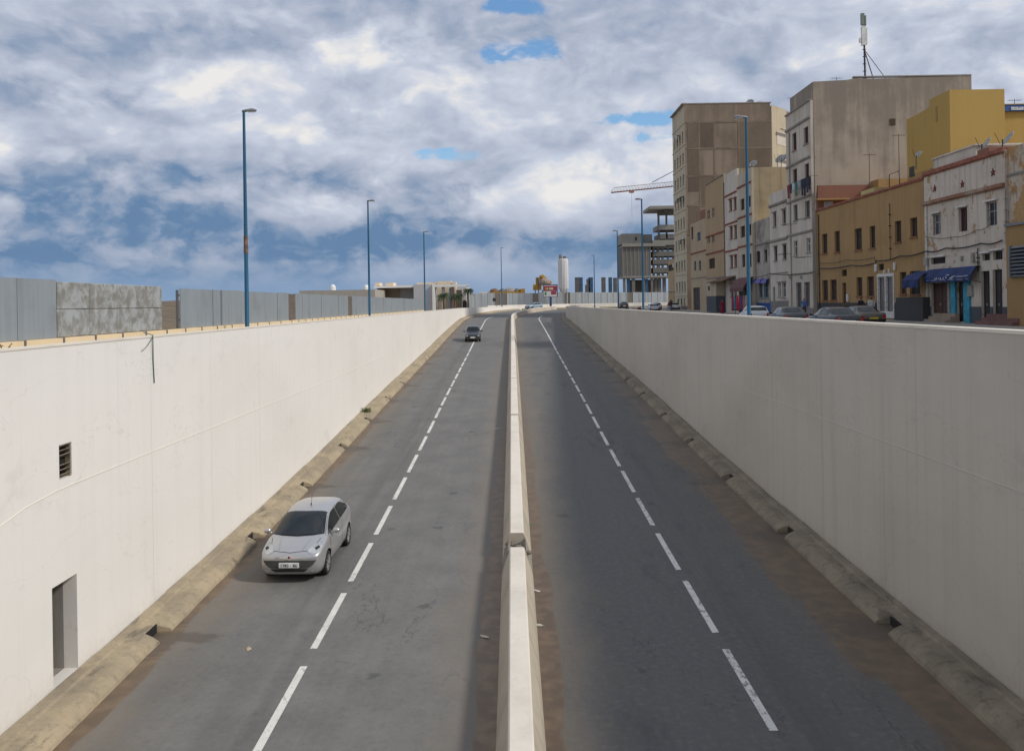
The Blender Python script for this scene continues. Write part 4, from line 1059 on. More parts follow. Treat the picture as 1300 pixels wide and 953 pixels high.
# 2 white house with stars
CORN = stucco('rusty_cornice', (.25,.12,.07), (.42,.36,.28), .5, .8, scale=2)
zt2 = zz(1174,221.5)
h2 = house('house', 'white peeling two storey house with red stars and a blue shop awning', XF, dd(1277), dd(1173.8), zt2, 12, WHT_P, WHT_P,
  [(1184,1194,271.5,298.5,'win-bars'),(1217,1227.8,263.6,294,'shutr'),(1252.2,1265.4,256,287.2,'win-bars'),
   (1182,1200,327,335,'dark'),(1182.3,1202.5,359,398,'door'),(1214.5,1224,357,408,'doord'),
   (1245.6,1256.5,344,394,'doord'),(1260.3,1272.4,342,394,'doord'),(1247,1256.6,322,330.8,'dark'),(1260.7,1272.6,318.4,329.8,'dark')],
  [(zt2-.03,.16,.14,REDTRIM),(zz(1174,258.8),.2,.2,CORN)], (1.25,DADOB), hood=WFR, topcap=REDTRIM)
STAR = plain('star_red', (.16,.045,.04), .8)
for (sx, sy) in ((1187,239.5),(1222,234),(1261,219)):
    c = at_x(sx, sy, XF); mb = MB(); pts = []
    for i in range(10):
        r = .25 if i % 2 == 0 else .105; a = math.pi/2+math.pi*i/5; pts.append((c.y+r*math.cos(a), c.z+r*math.sin(a)))
    n = len(pts); b = len(mb.v)
    mb.v += [Vector((XF-.05,y,z)) for y,z in pts]+[Vector((XF-.002,y,z)) for y,z in pts]+[Vector((XF-.09,c.y,c.z))]
    for i in range(n): mb.f += [(i,(i+1)%n,n+(i+1)%n,n+i),(i,(i+1)%n,2*n)]; mb.mi += [0,0]
    mb.build('star', STAR, h2)
TURQ = plain('turquoise_paint', (.03,.25,.36), .7, var=.2); BGD = plain('shop_panel', (.25,.215,.18), .8, var=.2)
for x1,x2,m_ in ((1207.5,1213.5,TURQ),(1224,1231.5,TURQ),(1203.5,1206.5,BGD)):
    a, b = dd(x2), dd(x1); mb = MB(); mb.box(XF-.12,XF-.004,a,b,zg(55),EYE+zz(1220,353)); mb.build('door_post', m_, h2)
# awning
AW = plain('blue_awning', (.006,.024,.105), .75, var=.3, scale=1.2)
ya, yb = dd(1231.5,27.4), dd(1173,27.4)
za, zv0 = EYE+zz(1200,337), EYE+zz(1205,357.5,27.4); zv1 = EYE+zz(1205,343,27.4)
mb = MB(); nn = 16
mb.grid([[Vector((XF-.02,lerp(ya,yb,i/nn),zv1+.16)),Vector((27.72,lerp(ya,yb,i/nn),zv1+.13)),Vector((27.42+.02*math.sin(i*1.7),lerp(ya,yb,i/nn),zv1-.32)),Vector((27.38,lerp(ya,yb,i/nn),zv1-.42)),Vector((27.38+.03*math.sin(i*2.1),lerp(ya,yb,i/nn),zv0))] for i in range(nn+1)])
yc = yb+2.3
mb.grid([[Vector((XF-.02,lerp(yb,yc,i/6),zv1+.1)),Vector((27.3,lerp(yb,yc,i/6),zv1-.15)),Vector((26.95,lerp(yb,yc,i/6),zv1-.5)),Vector((26.95+.04*math.sin(i*2.1),lerp(yb,yc,i/6),zv0-.3))] for i in range(7)])
aw = mb.build('awning', AW, h2, fix=False)
sm_ = aw.modifiers.new('t','SOLIDIFY'); sm_.thickness = .02
mb = MB(); zc = (zv0+zv1)/2-.05
def stroke(pts, w=.03): mb.tube([(27.36-.0+.25*max(0,v)*.3,yb+(ya-yb)*u,zc-.05+v*.8) for u,v in pts], w, 4)
stroke([(.56,.16),(.53,.22),(.50,.16),(.49,.04),(.52,-.06)]); stroke([(.58,-.06),(.63,-.10),(.66,.02)]); stroke([(.61,.0),(.68,.10)])
for i, u in enumerate((.24,.28,.33,.37,.43)): stroke([(u,-.12),(u+.012,.02+.03*(i%2)),(u+.028,-.12)],.02)
stroke([(.70,.06),(.95,.09)],.012); stroke([(.70,-.02),(.95,.02)],.012); stroke([(.05,-.16),(.95,-.20)],.012)
mb.build('awning_lettering', plain('awning_white',(.55,.58,.66),.7), aw)
mb = MB()
for u in (0,.33,.66,1): y = lerp(ya,yb,u); mb.tube([(XF,y,zv0-.1),(27.4,y,zv0+.05)],.02,5)
mb.build('awning_arm', IRON, aw)
def steps(parent, y0, y1, n, w, h, m_, zb):
    mb = MB()
    for i in range(n): mb.box(XF-w*(n-i),XF-.035 if i == n-1 else XF-w*(n-i-1)-.001,y0+.16*i*0,y1,zb-.05,zb+h*(i+1))
    mb.build('steps', m_, parent)
zb = zg(50)+.24
steps(h2, dd(1203,27.3), dd(1176,27.3), 3, .32, .19, STEP, zb); steps(h2, dd(1283,27), dd(1236,27), 3, .33, .2, STEPR, zb)
# roof-top box of the white house
mb = MB(); mb.box(XF+.6,XF+3.6,dd(1228),dd(1174.5),EYE+zt2-.4,EYE+zz(1175,203)); mb.box(XF+.5,XF+3.7,dd(1228)-.1,dd(1174.5)+.0,EYE+zz(1175,203),EYE+zz(1175,201)); mb.build('roof_hut', WHT_F2, h2)
mb = MB(); mb.box(XF+.35,XF+2,dd(1250),dd(1235),EYE+zt2-.4,EYE+zt2+.55); mb.build('roof_hut', REDW, h2)
# 3 ochre two-storey
zt3 = zz(1174,225)
ops3 = [(1043.5,1050.2,297,322,'shut'),(1059.5,1066,293.5,320,'shut'),(1085,1094,290,317.5,'shut'),(1104,1111,287,315,'shut'),(1136,1144,280.5,307.5,'shut'),(1155.4,1164.4,276.4,300.8,'shut')]
ops3 += [(1044,1051,355.6,381.4,'shut'),(1054,1062,355,381,'shut'),(1069.4,1074.3,359,391,'door'),(1087.3,1094.6,352,376,'shut'),(1100.5,1109.3,351,376,'shut'),(1113,1134.3,350.5,403,'doorw'),(1142.4,1150.5,345.4,373.3,'shut'),(1155,1168,344,374,'dark'),(1068.5,1075,342.4,350.5,'vent'),(1115.5,1122,335,343,'vent')]
h3 = house('house', 'long ochre brown two storey house with dark dado and white double door', XF, dd(1173.6), dd(1036.5), zt3, 14, OCHRE, OCHRE, ops3, [(zt3-.02,.14,.10,REDTRIM)], (1.5,DADO), sill=REDTRIM)
mb = MB(); a, b = dd(1134.3), dd(1113); z0_, z1_ = zg(60)+.35, EYE+zz(1123,351)
for q in (a+.0,(a+b)/2-.06,b-.14): mb.box(XF-.05,XF+.12,q,q+.14,z0_,z1_)
mb.box(XF-.06,XF+.12,a,b,z1_,z1_+.22); mb.box(XF-.06,XF+.12,a+.14,b-.14,z0_,z0_+.5); mb.build('door_surround', WFR, h3)
mb = MB(); mb.box(XF-.5,XF-.04,dd(1170,27.5),dd(1136,27.5),zg(58),EYE+zz(1150,377.5,27.5)); mb.build('low_wall', DADO, h3)
mb = MB(); mb.box(XF+.5,XF+5,dd(1173.6)+.01,dd(1144),EYE+zt3-.44,EYE+zz(1145,223)); mb.build('roof_hut', OCHRE2, h3)
c = at_x(1158,218,XF+.5); mb = MB(); mb.box(XF+.45,XF+.5,c.y-.35,c.y+.35,c.z-.35,c.z+.35); mb.build('roof_window', IRON, h3)
mb = MB(); q0, q1 = at_x(1093,250,XF+.4), at_x(1110,240,XF+.4); mb.box(XF+.4,XF+3,q1.y,q0.y,EYE+zt3-.44,EYE+zz(1100,241,XF+.4)); mb.build('roof_hut', stucco('pale_yellow_render',(.50,.40,.18),(.36,.28,.13),.3,.4), h3)
mb = MB(); q0, q1 = at_x(1075,262,XF+6), at_x(1122,232,XF+6); mb.box(XF+5.5,XF+12,q1.y,q0.y-.5,EYE+zt3-.44,EYE+zz(1098,233,XF+5.5)); mb.build('roof_hut', OCHRE, h3)
mb = MB(); rp = [at_x(x,y,XF+.3) for x,y in ((1129,233),(1129,222),(1141,217),(1143,230))]; mb.tube([(p_.x,p_.y,EYE+zt3-.3 if i in (0,3) else p_.z) for i,p_ in enumerate(rp)],.03,6); mb.build('roof_railing', IRON, h3)
# 3b the small terrace seen over the ochre roof
mb = MB(); y_ = dd(1032)-.35
h3b = thing('terrace_wall', 'red painted terrace wall with a pale blue door against the big grey side wall', 'wall', (36,y_,EYE+zt3))
q0, q1 = at_y(1037,262,y_), at_y(1104,234.5,y_); mb.box(28.4,q1.x,y_,y_+.25,EYE+6.0,q1.z); mb.build('wall', REDW, h3b)
q0, q1 = at_y(1046,268,y_), at_y(1057,256,y_); mb = MB(); mb.box(q0.x,q1.x,y_-.06,y_-.003,q0.z-.6,q1.z); mb.build('door', plain('pale_blue_door',(.36,.42,.52),.7), h3b)
q0, q1 = at_y(1036,266,y_-.6), at_y(1078,252.5,y_-.6); mb = MB(); mb.box(q0.x,q1.x,y_-.8,y_-.004,q1.z-.08,q1.z+.06); mb.build('roof_ledge', OCHRE, h3b)
# 4 big grey house
d4 = dd(1031.2); z4 = zz(1031,104)
ops4 = []
for (x1,x2,y1,y2,k) in ((1005.7,1011,169,191.4,'shutr'),(1020.3,1026,161.4,183,'shutr'),(1006.4,1011.8,214.6,234.4,'shutr'),(1021.4,1027,207.7,228,'shutr'),(1007.5,1012.5,260,280,'gsh'),(1022,1028,255,276,'gsh'),(1007.6,1012.8,305.6,324.7,'win'),(1023.8,1029.4,302,320.3,'win'),(1010.6,1017.6,358.5,391,'closed'),(1021,1028,358,389,'closed')): ops4.append((x1,x2,y1,y2,k))
h4 = house('apartment_house', 'tall house with white front and a huge bare grey side wall', XF, d4, dd(999.6), zz(1016,136), 15.2, WHT_F, GREYC, ops4, [(zz(1016,156),.18,.12,None),(zz(1016,204.5),.18,.12,None),(zz(1016,252),.14,.1,None),(zz(1016,295.7),.16,.12,None),(zz(1016,347),.08,.08,None)], (1.0,DADOG), cat='apartment house', sill=GREYT, topcap=GREYT)
# taller rear block whose blank wall is the grey side
y_ = d4+.004
mb = MB(); xr_ = at_y(1233,97,d4).x; zk0, zk1 = at_y(1031,104,d4).z, at_y(1233,96,d4).z
pr = [(XF+.27,EYE+3),(xr_,EYE+3),(xr_,zk1),(lerp(XF,xr_,.40),zk1-.15),(lerp(XF,xr_,.27),zk1-.1),(lerp(XF,xr_,.235),zk0+.12),(XF+.27,zk0)]
n = len(pr); ye = d4+6.5
mb.v += [Vector((x,y_-.02,z)) for x,z in pr]+[Vector((x,ye,z)) for x,z in pr]
mb.f += [tuple(range(n))[::-1], tuple(range(n,2*n))]+[(i,(i+1)%n,n+(i+1)%n,n+i) for i in range(n)]; mb.mi += [0]*(n+2)
mb.build('stair_block', GREYC, h4)
mb = MB(); mb.box(lerp(XF,xr_,.27),xr_,y_-.05,y_+.3,zk1-.02,zk1+.10); mb.build('coping', GREYT, h4)
q = at_y(1133,155,d4); mb = MB(); mb.box(q.x-.25,q.x+.25,d4-.06,d4-.022,q.z-.3,q.z+.3); mb.build('wall_opening', plain('dark_hole',(.07,.05,.03),.9), h4)
mb = MB(); q = [at_x(x,y,XF-.7) for x,y in ((999,236),(1029,222))]; 
for zz_, in ((q[0].z,),): mb.tube([(XF-.7,q[0].y,q[0].z),(XF-.7,q[1].y,q[0].z)],.012,5); mb.tube([(XF,q[0].y,q[0].z),(XF-.7,q[0].y,q[0].z)],.015,5); mb.tube([(XF,q[1].y,q[0].z),(XF-.7,q[1].y,q[0].z)],.015,5)
mb.build('clothes_line', IRON, h4)
rl_ = random.Random(8)
for i, (u, c_, L_) in enumerate(((.06,(.22,.02,.03),1.3),(.17,(.03,.035,.05),.9),(.28,(.5,.5,.5),.8),(.40,(.03,.16,.14),1.3),(.56,(.25,.25,.3),.8),(.66,(.02,.022,.04),1.5),(.76,(.018,.018,.03),1.6),(.86,(.03,.03,.07),1.4),(.95,(.02,.02,.025),1.2))):
    y0 = lerp(q[0].y,q[1].y,u); z = q[0].z; mb = MB()
    mb.grid([[Vector((XF-.7+.03*math.sin(k*2+j*1.3),y0-.30+.12*k,z-L_*j/4+ (.0 if j else .01))) for k in range(6)] for j in range(5)])
    o = mb.build('hanging_garment', plain('cloth_%d'%i, c_, .9, var=.3, scale=5), None, off=(XF-.7,y0,z), smooth=True, fix=False); o.modifiers.new('s','SOLIDIFY').thickness = .015
    tag(o, ['dark red garment hanging at the far end of the washing line','short black garment hanging next to the red one','white cloth hanging on the washing line','dark green towel hanging mid way along the washing line','pale grey cloth hanging right of the green towel','long navy garment hanging left of the blackest one','longest black garment hanging on the washing line','navy blue garment hanging second from the near end of the line','black garment hanging at the near end of the washing line'][i], 'laundry', 'washing on the line of the tall house')
# 5,6 small white houses
z5 = zz(989,242)
ops5 = [(981.4,985.5,270,288,'gsh'),(993,997.6,266,284,'gsh'),(982.6,986.7,313,331,'dark'),(993.6,998.3,310.7,329,'dark'),(987.7,991,359,377,'win'),(993,998,358.4,377.5,'win'),(981.5,984,364,391,'door')]
house('house', 'white three storey house with grey dado between tall house and stained house', XF, dd(999.6), dd(977.4), z5, 11, WHT_F2, CREAMY, ops5, [(zz(989,258),.2,.18,None),(zz(989,304),.2,.15,None),(zz(989,346.5),.08,.06,None)], (1.7,DADOG), hood=GREYT, sill=GREYT)
house('house', 'small house with dark weather stains, blue dado and purple window hoods', XF, dd(977.4), dd(955.4), zz(966,279), 10, stucco('stained_front',(.40,.36,.31),(.14,.12,.10),.6,.95,scale=1.3), CREAMY,
  [(960,965,319,333.5,'dark'),(970,974,317,332,'dark'),(955.8,959.5,362,390,'door'),(963,968,359,378,'winb'),(970,975.5,358,378,'winb')], [(zz(966,309),.2,.15,None)], (1.5,BLUEW), sill=GREYT)
h6 = [o for o in scene.objects if o.get('label','').startswith('small house with dark')][0]
for x1,x2 in ((954.6,960),(961.5,968.5),(969.5,976)):
    a,b = dd(x2),dd(x1); z = EYE+zz((x1+x2)/2,358); mb = MB()
    mb.grid([[Vector((XF-.002,lerp(a,b,i/6),z+.35)),Vector((XF-.3,lerp(a,b,i/6),z+.22)),Vector((XF-.45,lerp(a,b,i/6),z-.15))] for i in range(7)]); o = mb.build('window_hood', plain('purple_cloth',(.13,.12,.36),.8,var=.2), h6, fix=False); o.modifiers.new('s','SOLIDIFY').thickness=.03
# 7 white 4-floor house and its annex
ops7 = [(925.7,929.3,253.4,267.7,'redwin'),(931.4,935,251.6,266,'redwin'),(926.6,930,288,303,'redwin'),(932,935.5,287,302.5,'redwin'),(927,930.5,325,340,'redwin'),(932,935.5,324,339,'redwin'),(927.5,931,361,377,'redwin'),(932,935.3,361,377,'redwin')]
ops7b = [(940,945,252.5,267,'shut'),(949.3,953,249,263,'shut'),(940,945.7,287,301.6,'shut'),(950,953.8,284.6,299,'shut'),(941.8,946,323,339,'shut'),(950.7,954,322,339,'shut'),(938,952,366,389,'doord')]
bz = [zz(928,y) for y in (246,283,318,352)]
house('house', 'narrow white four storey house with paired red framed windows', XF, dd(936.6), dd(920), zz(928,218), 13, WHT_F2, CREAMY, ops7, [(bz[0],.14,.12,REDTRIM),(bz[1],.14,.12,REDTRIM),(bz[2],.14,.12,REDTRIM)], None, sill=REDTRIM, hood=REDTRIM)
h7 = house('house', 'cream four storey house with dark shutters over the clothes shop', XF-.35, dd(955.2,XF-.35), dd(936.9,XF-.35), zz(946,217,XF-.35), 13.4, stucco('cream_white',(.49,.43,.345),(.36,.30,.23),.4,.5), CREAMY, ops7b, [(bz[0]+.1,.14,.12,REDTRIM),(bz[1]+.1,.14,.12,REDTRIM),(bz[2]+.1,.14,.12,REDTRIM)], None)
a,b = dd(954,27.5),dd(936,27.5); z = EYE+zz(945,362,27.5); mb = MB()
mb.grid([[Vector((XF-.36,lerp(a,b,i/8),z+.9)),Vector((XF-1.0,lerp(a,b,i/8),z+.55)),Vector((XF-1.5,lerp(a,b,i/8),z-.35)),Vector((XF-1.52,lerp(a,b,i/8),z-.75))] for i in range(9)]); o = mb.build('awning', plain('brown_awning',(.12,.05,.045),.85,var=.25), h7, fix=False); o.modifiers.new('s','SOLIDIFY').thickness=.03
GC = [(.30,.02,.03),(.02,.22,.30),(.42,.02,.06),(.36,.03,.03),(.05,.06,.2),(.4,.12,.10),(.30,.28,.26)]
GL = ['crimson robe','turquoise robe','bright red robe','scarlet robe','dark blue robe','salmon pink robe','pale grey robe']
for i in range(7):
    y0 = lerp(dd(934,27.0),dd(951.5,27.0),i/6); X_ = 26.5; z = zg(100)+2.35; mb = MB()
    mb.grid([[Vector((X_+.04*math.sin(k*1.9+i),y0-.42*(.6+.4*min(1,j/2))+.84*(.6+.4*min(1,j/2))*k/6,z-1.75*j/5)) for k in range(7)] for j in range(6)])
    o = mb.build('hanging_garment', plain('robe_%d'%i, GC[i], .9, var=.3, scale=3), None, off=(X_,y0,z), smooth=True, fix=False); o.modifiers.new('s','SOLIDIFY').thickness=.04
    tag(o, GL[i]+' hanging on display under the brown awning of the clothes shop', 'garment', 'robes outside the clothes shop')
mb = MB(); y0,y1 = dd(952,26.5),dd(933,26.5); 
for y in (y0-.3,y1+.3): mb.tube([(26.5,y,zg(100)+.2),(26.5,y,zg(100)+2.4)],.03,6)
mb.tube([(26.5,y0-.3,zg(100)+2.38),(26.5,y1+.3,zg(100)+2.38)],.025,6); tag(mb.build('clothes_rail', IRON, off=(26.5,y0,zg(100))), 'iron rail carrying robes outside the clothes shop', 'clothes rail')
# 8 beige houses
h8 = house('house', 'beige four storey house with a canopy and small kiosk in front', XF, dd(919.8), dd(896), zz(908,228), 12, BEIGE, BEIGE, [(898,901.4,267,278,'win'),(904,907,264,276,'win'),(898,901.5,299,308.8,'win'),(904,907,297,308,'win'),(900,907.5,328,341,'shut'),(911.5,919,364,391,'doord')], [(zz(908,297),.16,.12,REDTRIM),(zz(908,320),.16,.12,REDTRIM),(zz(908,352),.1,.08,None)], None, topcap=GREYT)
mb = MB(); a,b = dd(919,26.6),dd(899,26.6); z = EYE+zz(909,357,26.6); mb.grid([[Vector((XF-.01,y,z+.5)),Vector((26.3,y,z-.15))] for y in srange(a,b,.6)]); o = mb.build('canopy', plain('brown_tiles',(.15,.085,.05),.9,var=.3), h8, fix=False); o.modifiers.new('s','SOLIDIFY').thickness=.1
mb = MB(); a,b = dd(908,26.8),dd(896,26.8); mb.box(26.8,XF-.05,a,b,zg(120),EYE+zz(900,356,26.8)); k_ = mb.build('kiosk', CREAM, h8)
mb = MB(); mb.box(26.76,26.797,a,b,zg(120),EYE+zz(900,376,26.8)); mb.box(26.8,XF-.06,a-.04,a-.003,zg(120),EYE+zz(900,376,26.8)); mb.build('dado', DADOB, k_)
c = at_x(900,366,26.8); mb = MB(); mb.box(26.77,26.797,c.y-.5,c.y+.5,c.z-.3,c.z+.3); mb.build('window', IRON, k_)
house('house', 'lower pale beige house with blue framed windows and dark doorway', XF, dd(896), dd(876.5), zz(886,281), 8, BEIGE2, BEIGE2, [(885,889.5,295,306,'winb'),(881,883.8,331.6,343.7,'winb'),(887,889.8,331,343.7,'winb'),(880,888.5,365,389,'doord'),(877.5,880,288,304,'shut')], [(zz(886,320),.14,.12,REDTRIM),(zz(886,352.5),.1,.08,None)], None)
mb = MB(); q0,q1 = dd(896)+.3, dd(877); mb.box(XF+1.5,XF+1.8,q0,q1,EYE+zz(886,282),EYE+zz(886,269.5,XF+1.5)); mb.box(XF+1.8,XF+6,q0,q0+.25,EYE+zz(886,282),EYE+zz(886,269.5,XF+1.5)); h8b=[o for o in scene.objects if o.get('label','').startswith('lower pale beige')][0]; mb.build('roof_screen', REDW, h8b)
# 9 tall apartment block
d9 = 135.8; z9 = EYE+31.3; dfar = 146.0
x3 = at_y(979,131,d9).x; x4 = at_y(998,137,139.6).x
h9 = thing('apartment_block', 'tallest apartment block, cream windowed front and brown panelled end wall', 'apartment block', (XF,d9,zg(d9)), 'houses along the side street')
rects = []
for k in range(9):
    z = EYE+2.35+3.45*k
    if z > z9-2: break
    for u in (137.0,139.2,141.4,143.7):
        rects.append((u,u+1.05,z-.85,z+.75,'w'))
for u in (137.6,140,142.4): rects.append((u,u+.9,EYE-.6,EYE+.4,'w'))
M = lambda u,v,w: (XF+w,u,v)
mb = MB(); opening_panel(mb, M, d9, dfar, zg(d9)-.3, z9, rects, .3); mb.build('facade', TALLF, h9)
mb = MB(); mb.prism([(XF+.302,d9+.0),(x3,d9),(x4,139.6),(x4+6,145.9),(XF+.302,dfar)], zg(d9)-.3, z9-.5); mb.quad((XF,d9,zg(d9)-.3),(XF+.302,d9,zg(d9)-.3),(XF+.302,d9,z9),(XF,d9,z9)); mb.box(XF+.302,x3-.2,d9+.003,d9+.25,z9-.5,z9-.001); mb.quad((XF,d9,z9),(XF+.302,d9,z9),(XF+.302,dfar,z9),(XF,dfar,z9)); mb.build('end_wall', BROWNC, h9)
for a,b,v0,v1,k in rects:
    w_ = MB(); w_.box(XF+.18,XF+.22,a,b,v0,v1); wo = w_.build('window', PANE if BRAND.random()<.6 else SHUT, h9)
    s_ = MB(); s_.box(XF-.12,XF+.17,a-.1,b+.1,v0-.1,v0-.003); s_.build('sill', TALLF, wo)
    if BRAND.random() < .22:
        s_ = MB(); s_.box(XF-.6,XF-.02,a,b,-.02,.02, Matrix.Translation((0,0,v1-.2))@Matrix.Rotation(0,4,'Y')); s_.box(XF-.62,XF-.58,a+.1,b-.1,v1-.9,v1-.2); s_.build('window_shade', DARKP if BRAND.random()<.5 else WFR, wo)
for k in range(9):
    b_ = MB(); z = EYE+.85+3.45*k; b_.box(XF-.08,XF-.003,d9+.01,dfar-.01,z-.08,z+.08); b_.build('cornice', TALLF, h9)
b_ = MB(); b_.box(XF-.4,XF+.3,d9-.05,dfar,z9+.003,z9+.2); b_.box(XF+.303,x3,d9-.05,d9+.3,z9+.003,z9+.16); b_.build('roof_edge', GREYT, h9)
b_ = MB(); b_.box(XF-.03,XF-.003,d9,dfar,zg(d9)-.3,EYE-.9+0); b_.build('dado', DADOG, h9)
PANL = stucco('pale_beam', (.235,.18,.13), (.15,.115,.085), .4, .9); PAND = [stucco('dark_panel_%d'%i, c_, tuple(q*.75 for q in c_), .3, .8) for i,c_ in enumerate(((.145,.108,.08),(.185,.14,.10),(.17,.128,.088)))]
xs = [XF+.31, XF+2.3, XF+4.7, XF+8.6, x3-.3]
zs_ = [z9-.4,z9-2.9,z9-7.1,z9-11.5,z9-16.2,z9-20.8]
for i in range(4):
    for j in range(5):
        if (i,j) in ((0,1),(1,1),(0,2),(0,3),(1,3),(3,1),(3,2),(0,4),(2,4)):
            zlo = zs_[j+1]; zhi = zs_[j]; zlo = lerp(zhi,zlo,.55) if (i+j)%3==0 else zlo
            b_ = MB(); b_.box(xs[i]+.12,xs[i+1]-.12,d9-.03,d9-.003,zlo+.16,zhi-.16); b_.build('wall_panel', PAND[(i*2+j)%3], h9)
b_ = MB()
for x in xs[1:-1]: b_.box(x-.12,x+.12,d9-.04,d9-.003,z9-21,z9-3)
for i, z in enumerate(zs_[1:]): b_.box(XF+.31,x3-.01,d9-.045,d9-.002,z-.14,z+.14)
b_.build('concrete_beam', PANL, h9)
# pale chamfered end
n3 = Vector((x4-x3,139.6-d9,0)).normalized(); nn_ = Vector((n3.y,-n3.x,0))
b_ = MB(); p0 = Vector((x3,d9,0))+nn_*.03; p1 = Vector((x4,139.6,0))+nn_*.03
b_.quad((p0.x,p0.y,EYE+8),(p1.x,p1.y,EYE+8),(p1.x,p1.y,z9-.3),(p0.x,p0.y,z9-.3)); o = b_.build('end_panel', CREAM, h9, fix=False); o.modifiers.new('s','SOLIDIFY').thickness=.05
b_ = MB()
for k in range(5):
    z = z9-4.2-4.3*k; q0 = lerp(p0,p1,.32)+nn_*.05; q1 = lerp(p0,p1,.98)+nn_*.05
    b_.quad((q0.x,q0.y,z-2.2),(q1.x,q1.y,z-2.2),(q1.x,q1.y,z),(q0.x,q0.y,z))
    q0 += nn_*.5; q1 += nn_*.5
    b_.box(0,(q1-q0).length,-.5,0,-.12,0, Matrix.Translation((q0.x,q0.y,z+.25))@Matrix.Rotation(math.atan2(n3.y,n3.x),4,'Z'))
b_.build('balcony', WHT_F, h9, fix=False)
# 10 mustard tall house behind (right)
Xy = 31.5; yn, yfar = dd(1206,Xy,150), dd(1151,Xy,180)
h10 = thing('house', 'tall mustard yellow windowless house rising behind the white house', 'house', (Xy,yn,zg(yn)), 'houses along the side street')
zy = EYE+zz(1206,114,Xy); zy2 = EYE+zz(1180,128,Xy); zy3 = EYE+zz(1151,152,Xy)
ym1, ym2 = dd(1180,Xy,130), dd(1178,Xy,140)
xr2 = at_y(1275,113,yn).x
mb = MB(); mb.box(Xy,xr2,yn,ym1,zg(yn),zy); mb.build('wall', YEL, h10)
mb = MB(); zz0 = EYE+zz(1178,137,Xy)
pr = [(ym1+.003,zg(60)),(yfar,zg(60)),(yfar,zy3),(lerp(ym1,yfar,.45),lerp(zz0,zy3,.8)),(ym1+.003,zz0)]
n = 5; mb.v += [Vector((Xy+.004,y,z)) for y,z in pr]+[Vector((xr2-3,y,z)) for y,z in pr]; mb.f += [tuple(range(5)),tuple(range(5,10))[::-1]]+[(i,(i+1)%n,n+(i+1)%n,n+i) for i in range(n)]; mb.mi += [0]*7
mb.build('wall', YEL, h10)
q = at_y(1276,142,yn+1.5); mb = MB(); mb.box(xr2+.003,xr2+16,yn+1.5,yn+9,zg(60),q.z); mb.build('wall', YEL, h10)
c = at_x(1189,145,Xy); mb = MB(); mb.box(Xy-.03,Xy-.003,c.y-.12,c.y+.12,c.z-.55,c.z+.55); mb.build('wall_opening', OCHRE2, h10)
q = at_y(1286,138,yn+1.4); s_ = thing('rooftop_sign','blue and yellow rooftop sign board on the yellow house','sign',(q.x,q.y,q.z-1)); mb = MB(); mb.box(at_y(1274,138,yn+1.4).x,at_y(1310,138,yn+1.4).x,yn+1.3,yn+1.45,at_y(1286,142,yn+1.4).z+.02,at_y(1286,133.5,yn+1.4).z); mb.build('board', plain('sign_blue',(.02,.07,.25),.6), s_)
mb = MB(); mb.box(at_y(1282,138,yn+1.4).x,at_y(1300,138,yn+1.4).x,yn+1.26,yn+1.297,at_y(1286,140.5,yn+1.4).z,at_y(1286,136.5,yn+1.4).z); mb.build('board_patch', plain('sign_pale',(.42,.44,.45),.6,var=.5,scale=9), s_)
mb = MB(); mb.box(at_y(1274,138,yn+1.4).x,at_y(1310,138,yn+1.4).x,yn+1.26,yn+1.45,at_y(1286,133.5,yn+1.4).z+.003,at_y(1286,132.4,yn+1.4).z); mb.build('board_edge', YEL, s_)
# 11 orange-cream house past the tall block
house('house', 'low sand coloured house beyond the tall apartment block', 28.7, 146.3, 156, zz(853,330,28.7), 8, stucco('sand_render',(.42,.30,.16),(.28,.20,.11),.4,.6), CREAM, [(848,855,336,344,'dark')], [(zz(852,370,28.7),.12,.1,None)], None)
def pipe(parent, px, ya, yb, X=XF, r=.06, m_=None):
    a, b = at_x(px,ya,X-.08), at_x(px,yb,X-.08); mb = MB(); mb.tube([a,(a.x,a.y,b.z)],r,7)
    for i in range(1,5): z = lerp(a.z,b.z,i/5); mb.box(a.x-.07,a.x+.085,a.y-.08,a.y+.08,z-.03,z+.03)
    mb.build('drain_pipe', m_ or IRON, parent)
def boxes(parent, pts, m_, X=XF):
    for px,py,w_,h_ in pts:
        c = at_x(px,py,X); mb = MB(); mb.box(X-.14,X-.003,c.y-w_/2,c.y+w_/2,c.z-h_/2,c.z+h_/2); bevel(mb.build('meter_box', m_, parent),.02)
pipe(h4,1001.5,168,395,r=.05,m_=GREYT); pipe(h4,1033.4,150,398,r=.05,m_=GREYT); pipe(h3,1038.5,272,398,r=.05); pipe(h3,1129,258,330,r=.025); pipe(h2,1175.5,262,400,r=.05,m_=WFR); pipe(h2,1241,315,345,r=.03); pipe(h2,1276,238,310,r=.04,m_=GREYT); pipe(h8,918.5,232,360,r=.05)
boxes(h3,[(1077,378,.3,.6),(1113,340,.3,.6),(1137,338,.25,.55),(1124,345,.15,.3),(1130,344,.15,.35)],WFR); boxes(h2,[(1233,369,.5,.7),(1236,327,.25,.6),(1222,328,.2,.3),(1177,332,.5,.55)],plain('box_grey',(.30,.28,.25),.7)); boxes(h4,[(1004,351,.4,.5),(1018,352,.3,.3)],GREYT)
mb = MB()
for px,py in ((1029,277),(1012,284),(1004,322),(1029,326)):
    c = at_x(px,py,XF); mb.tube([(XF,c.y,c.z),(XF-.9,c.y,c.z),(XF-.9,c.y+1.5,c.z),(XF,c.y+1.5,c.z)],.02,5)
mb.build('window_drying_rack', IRON, h4)
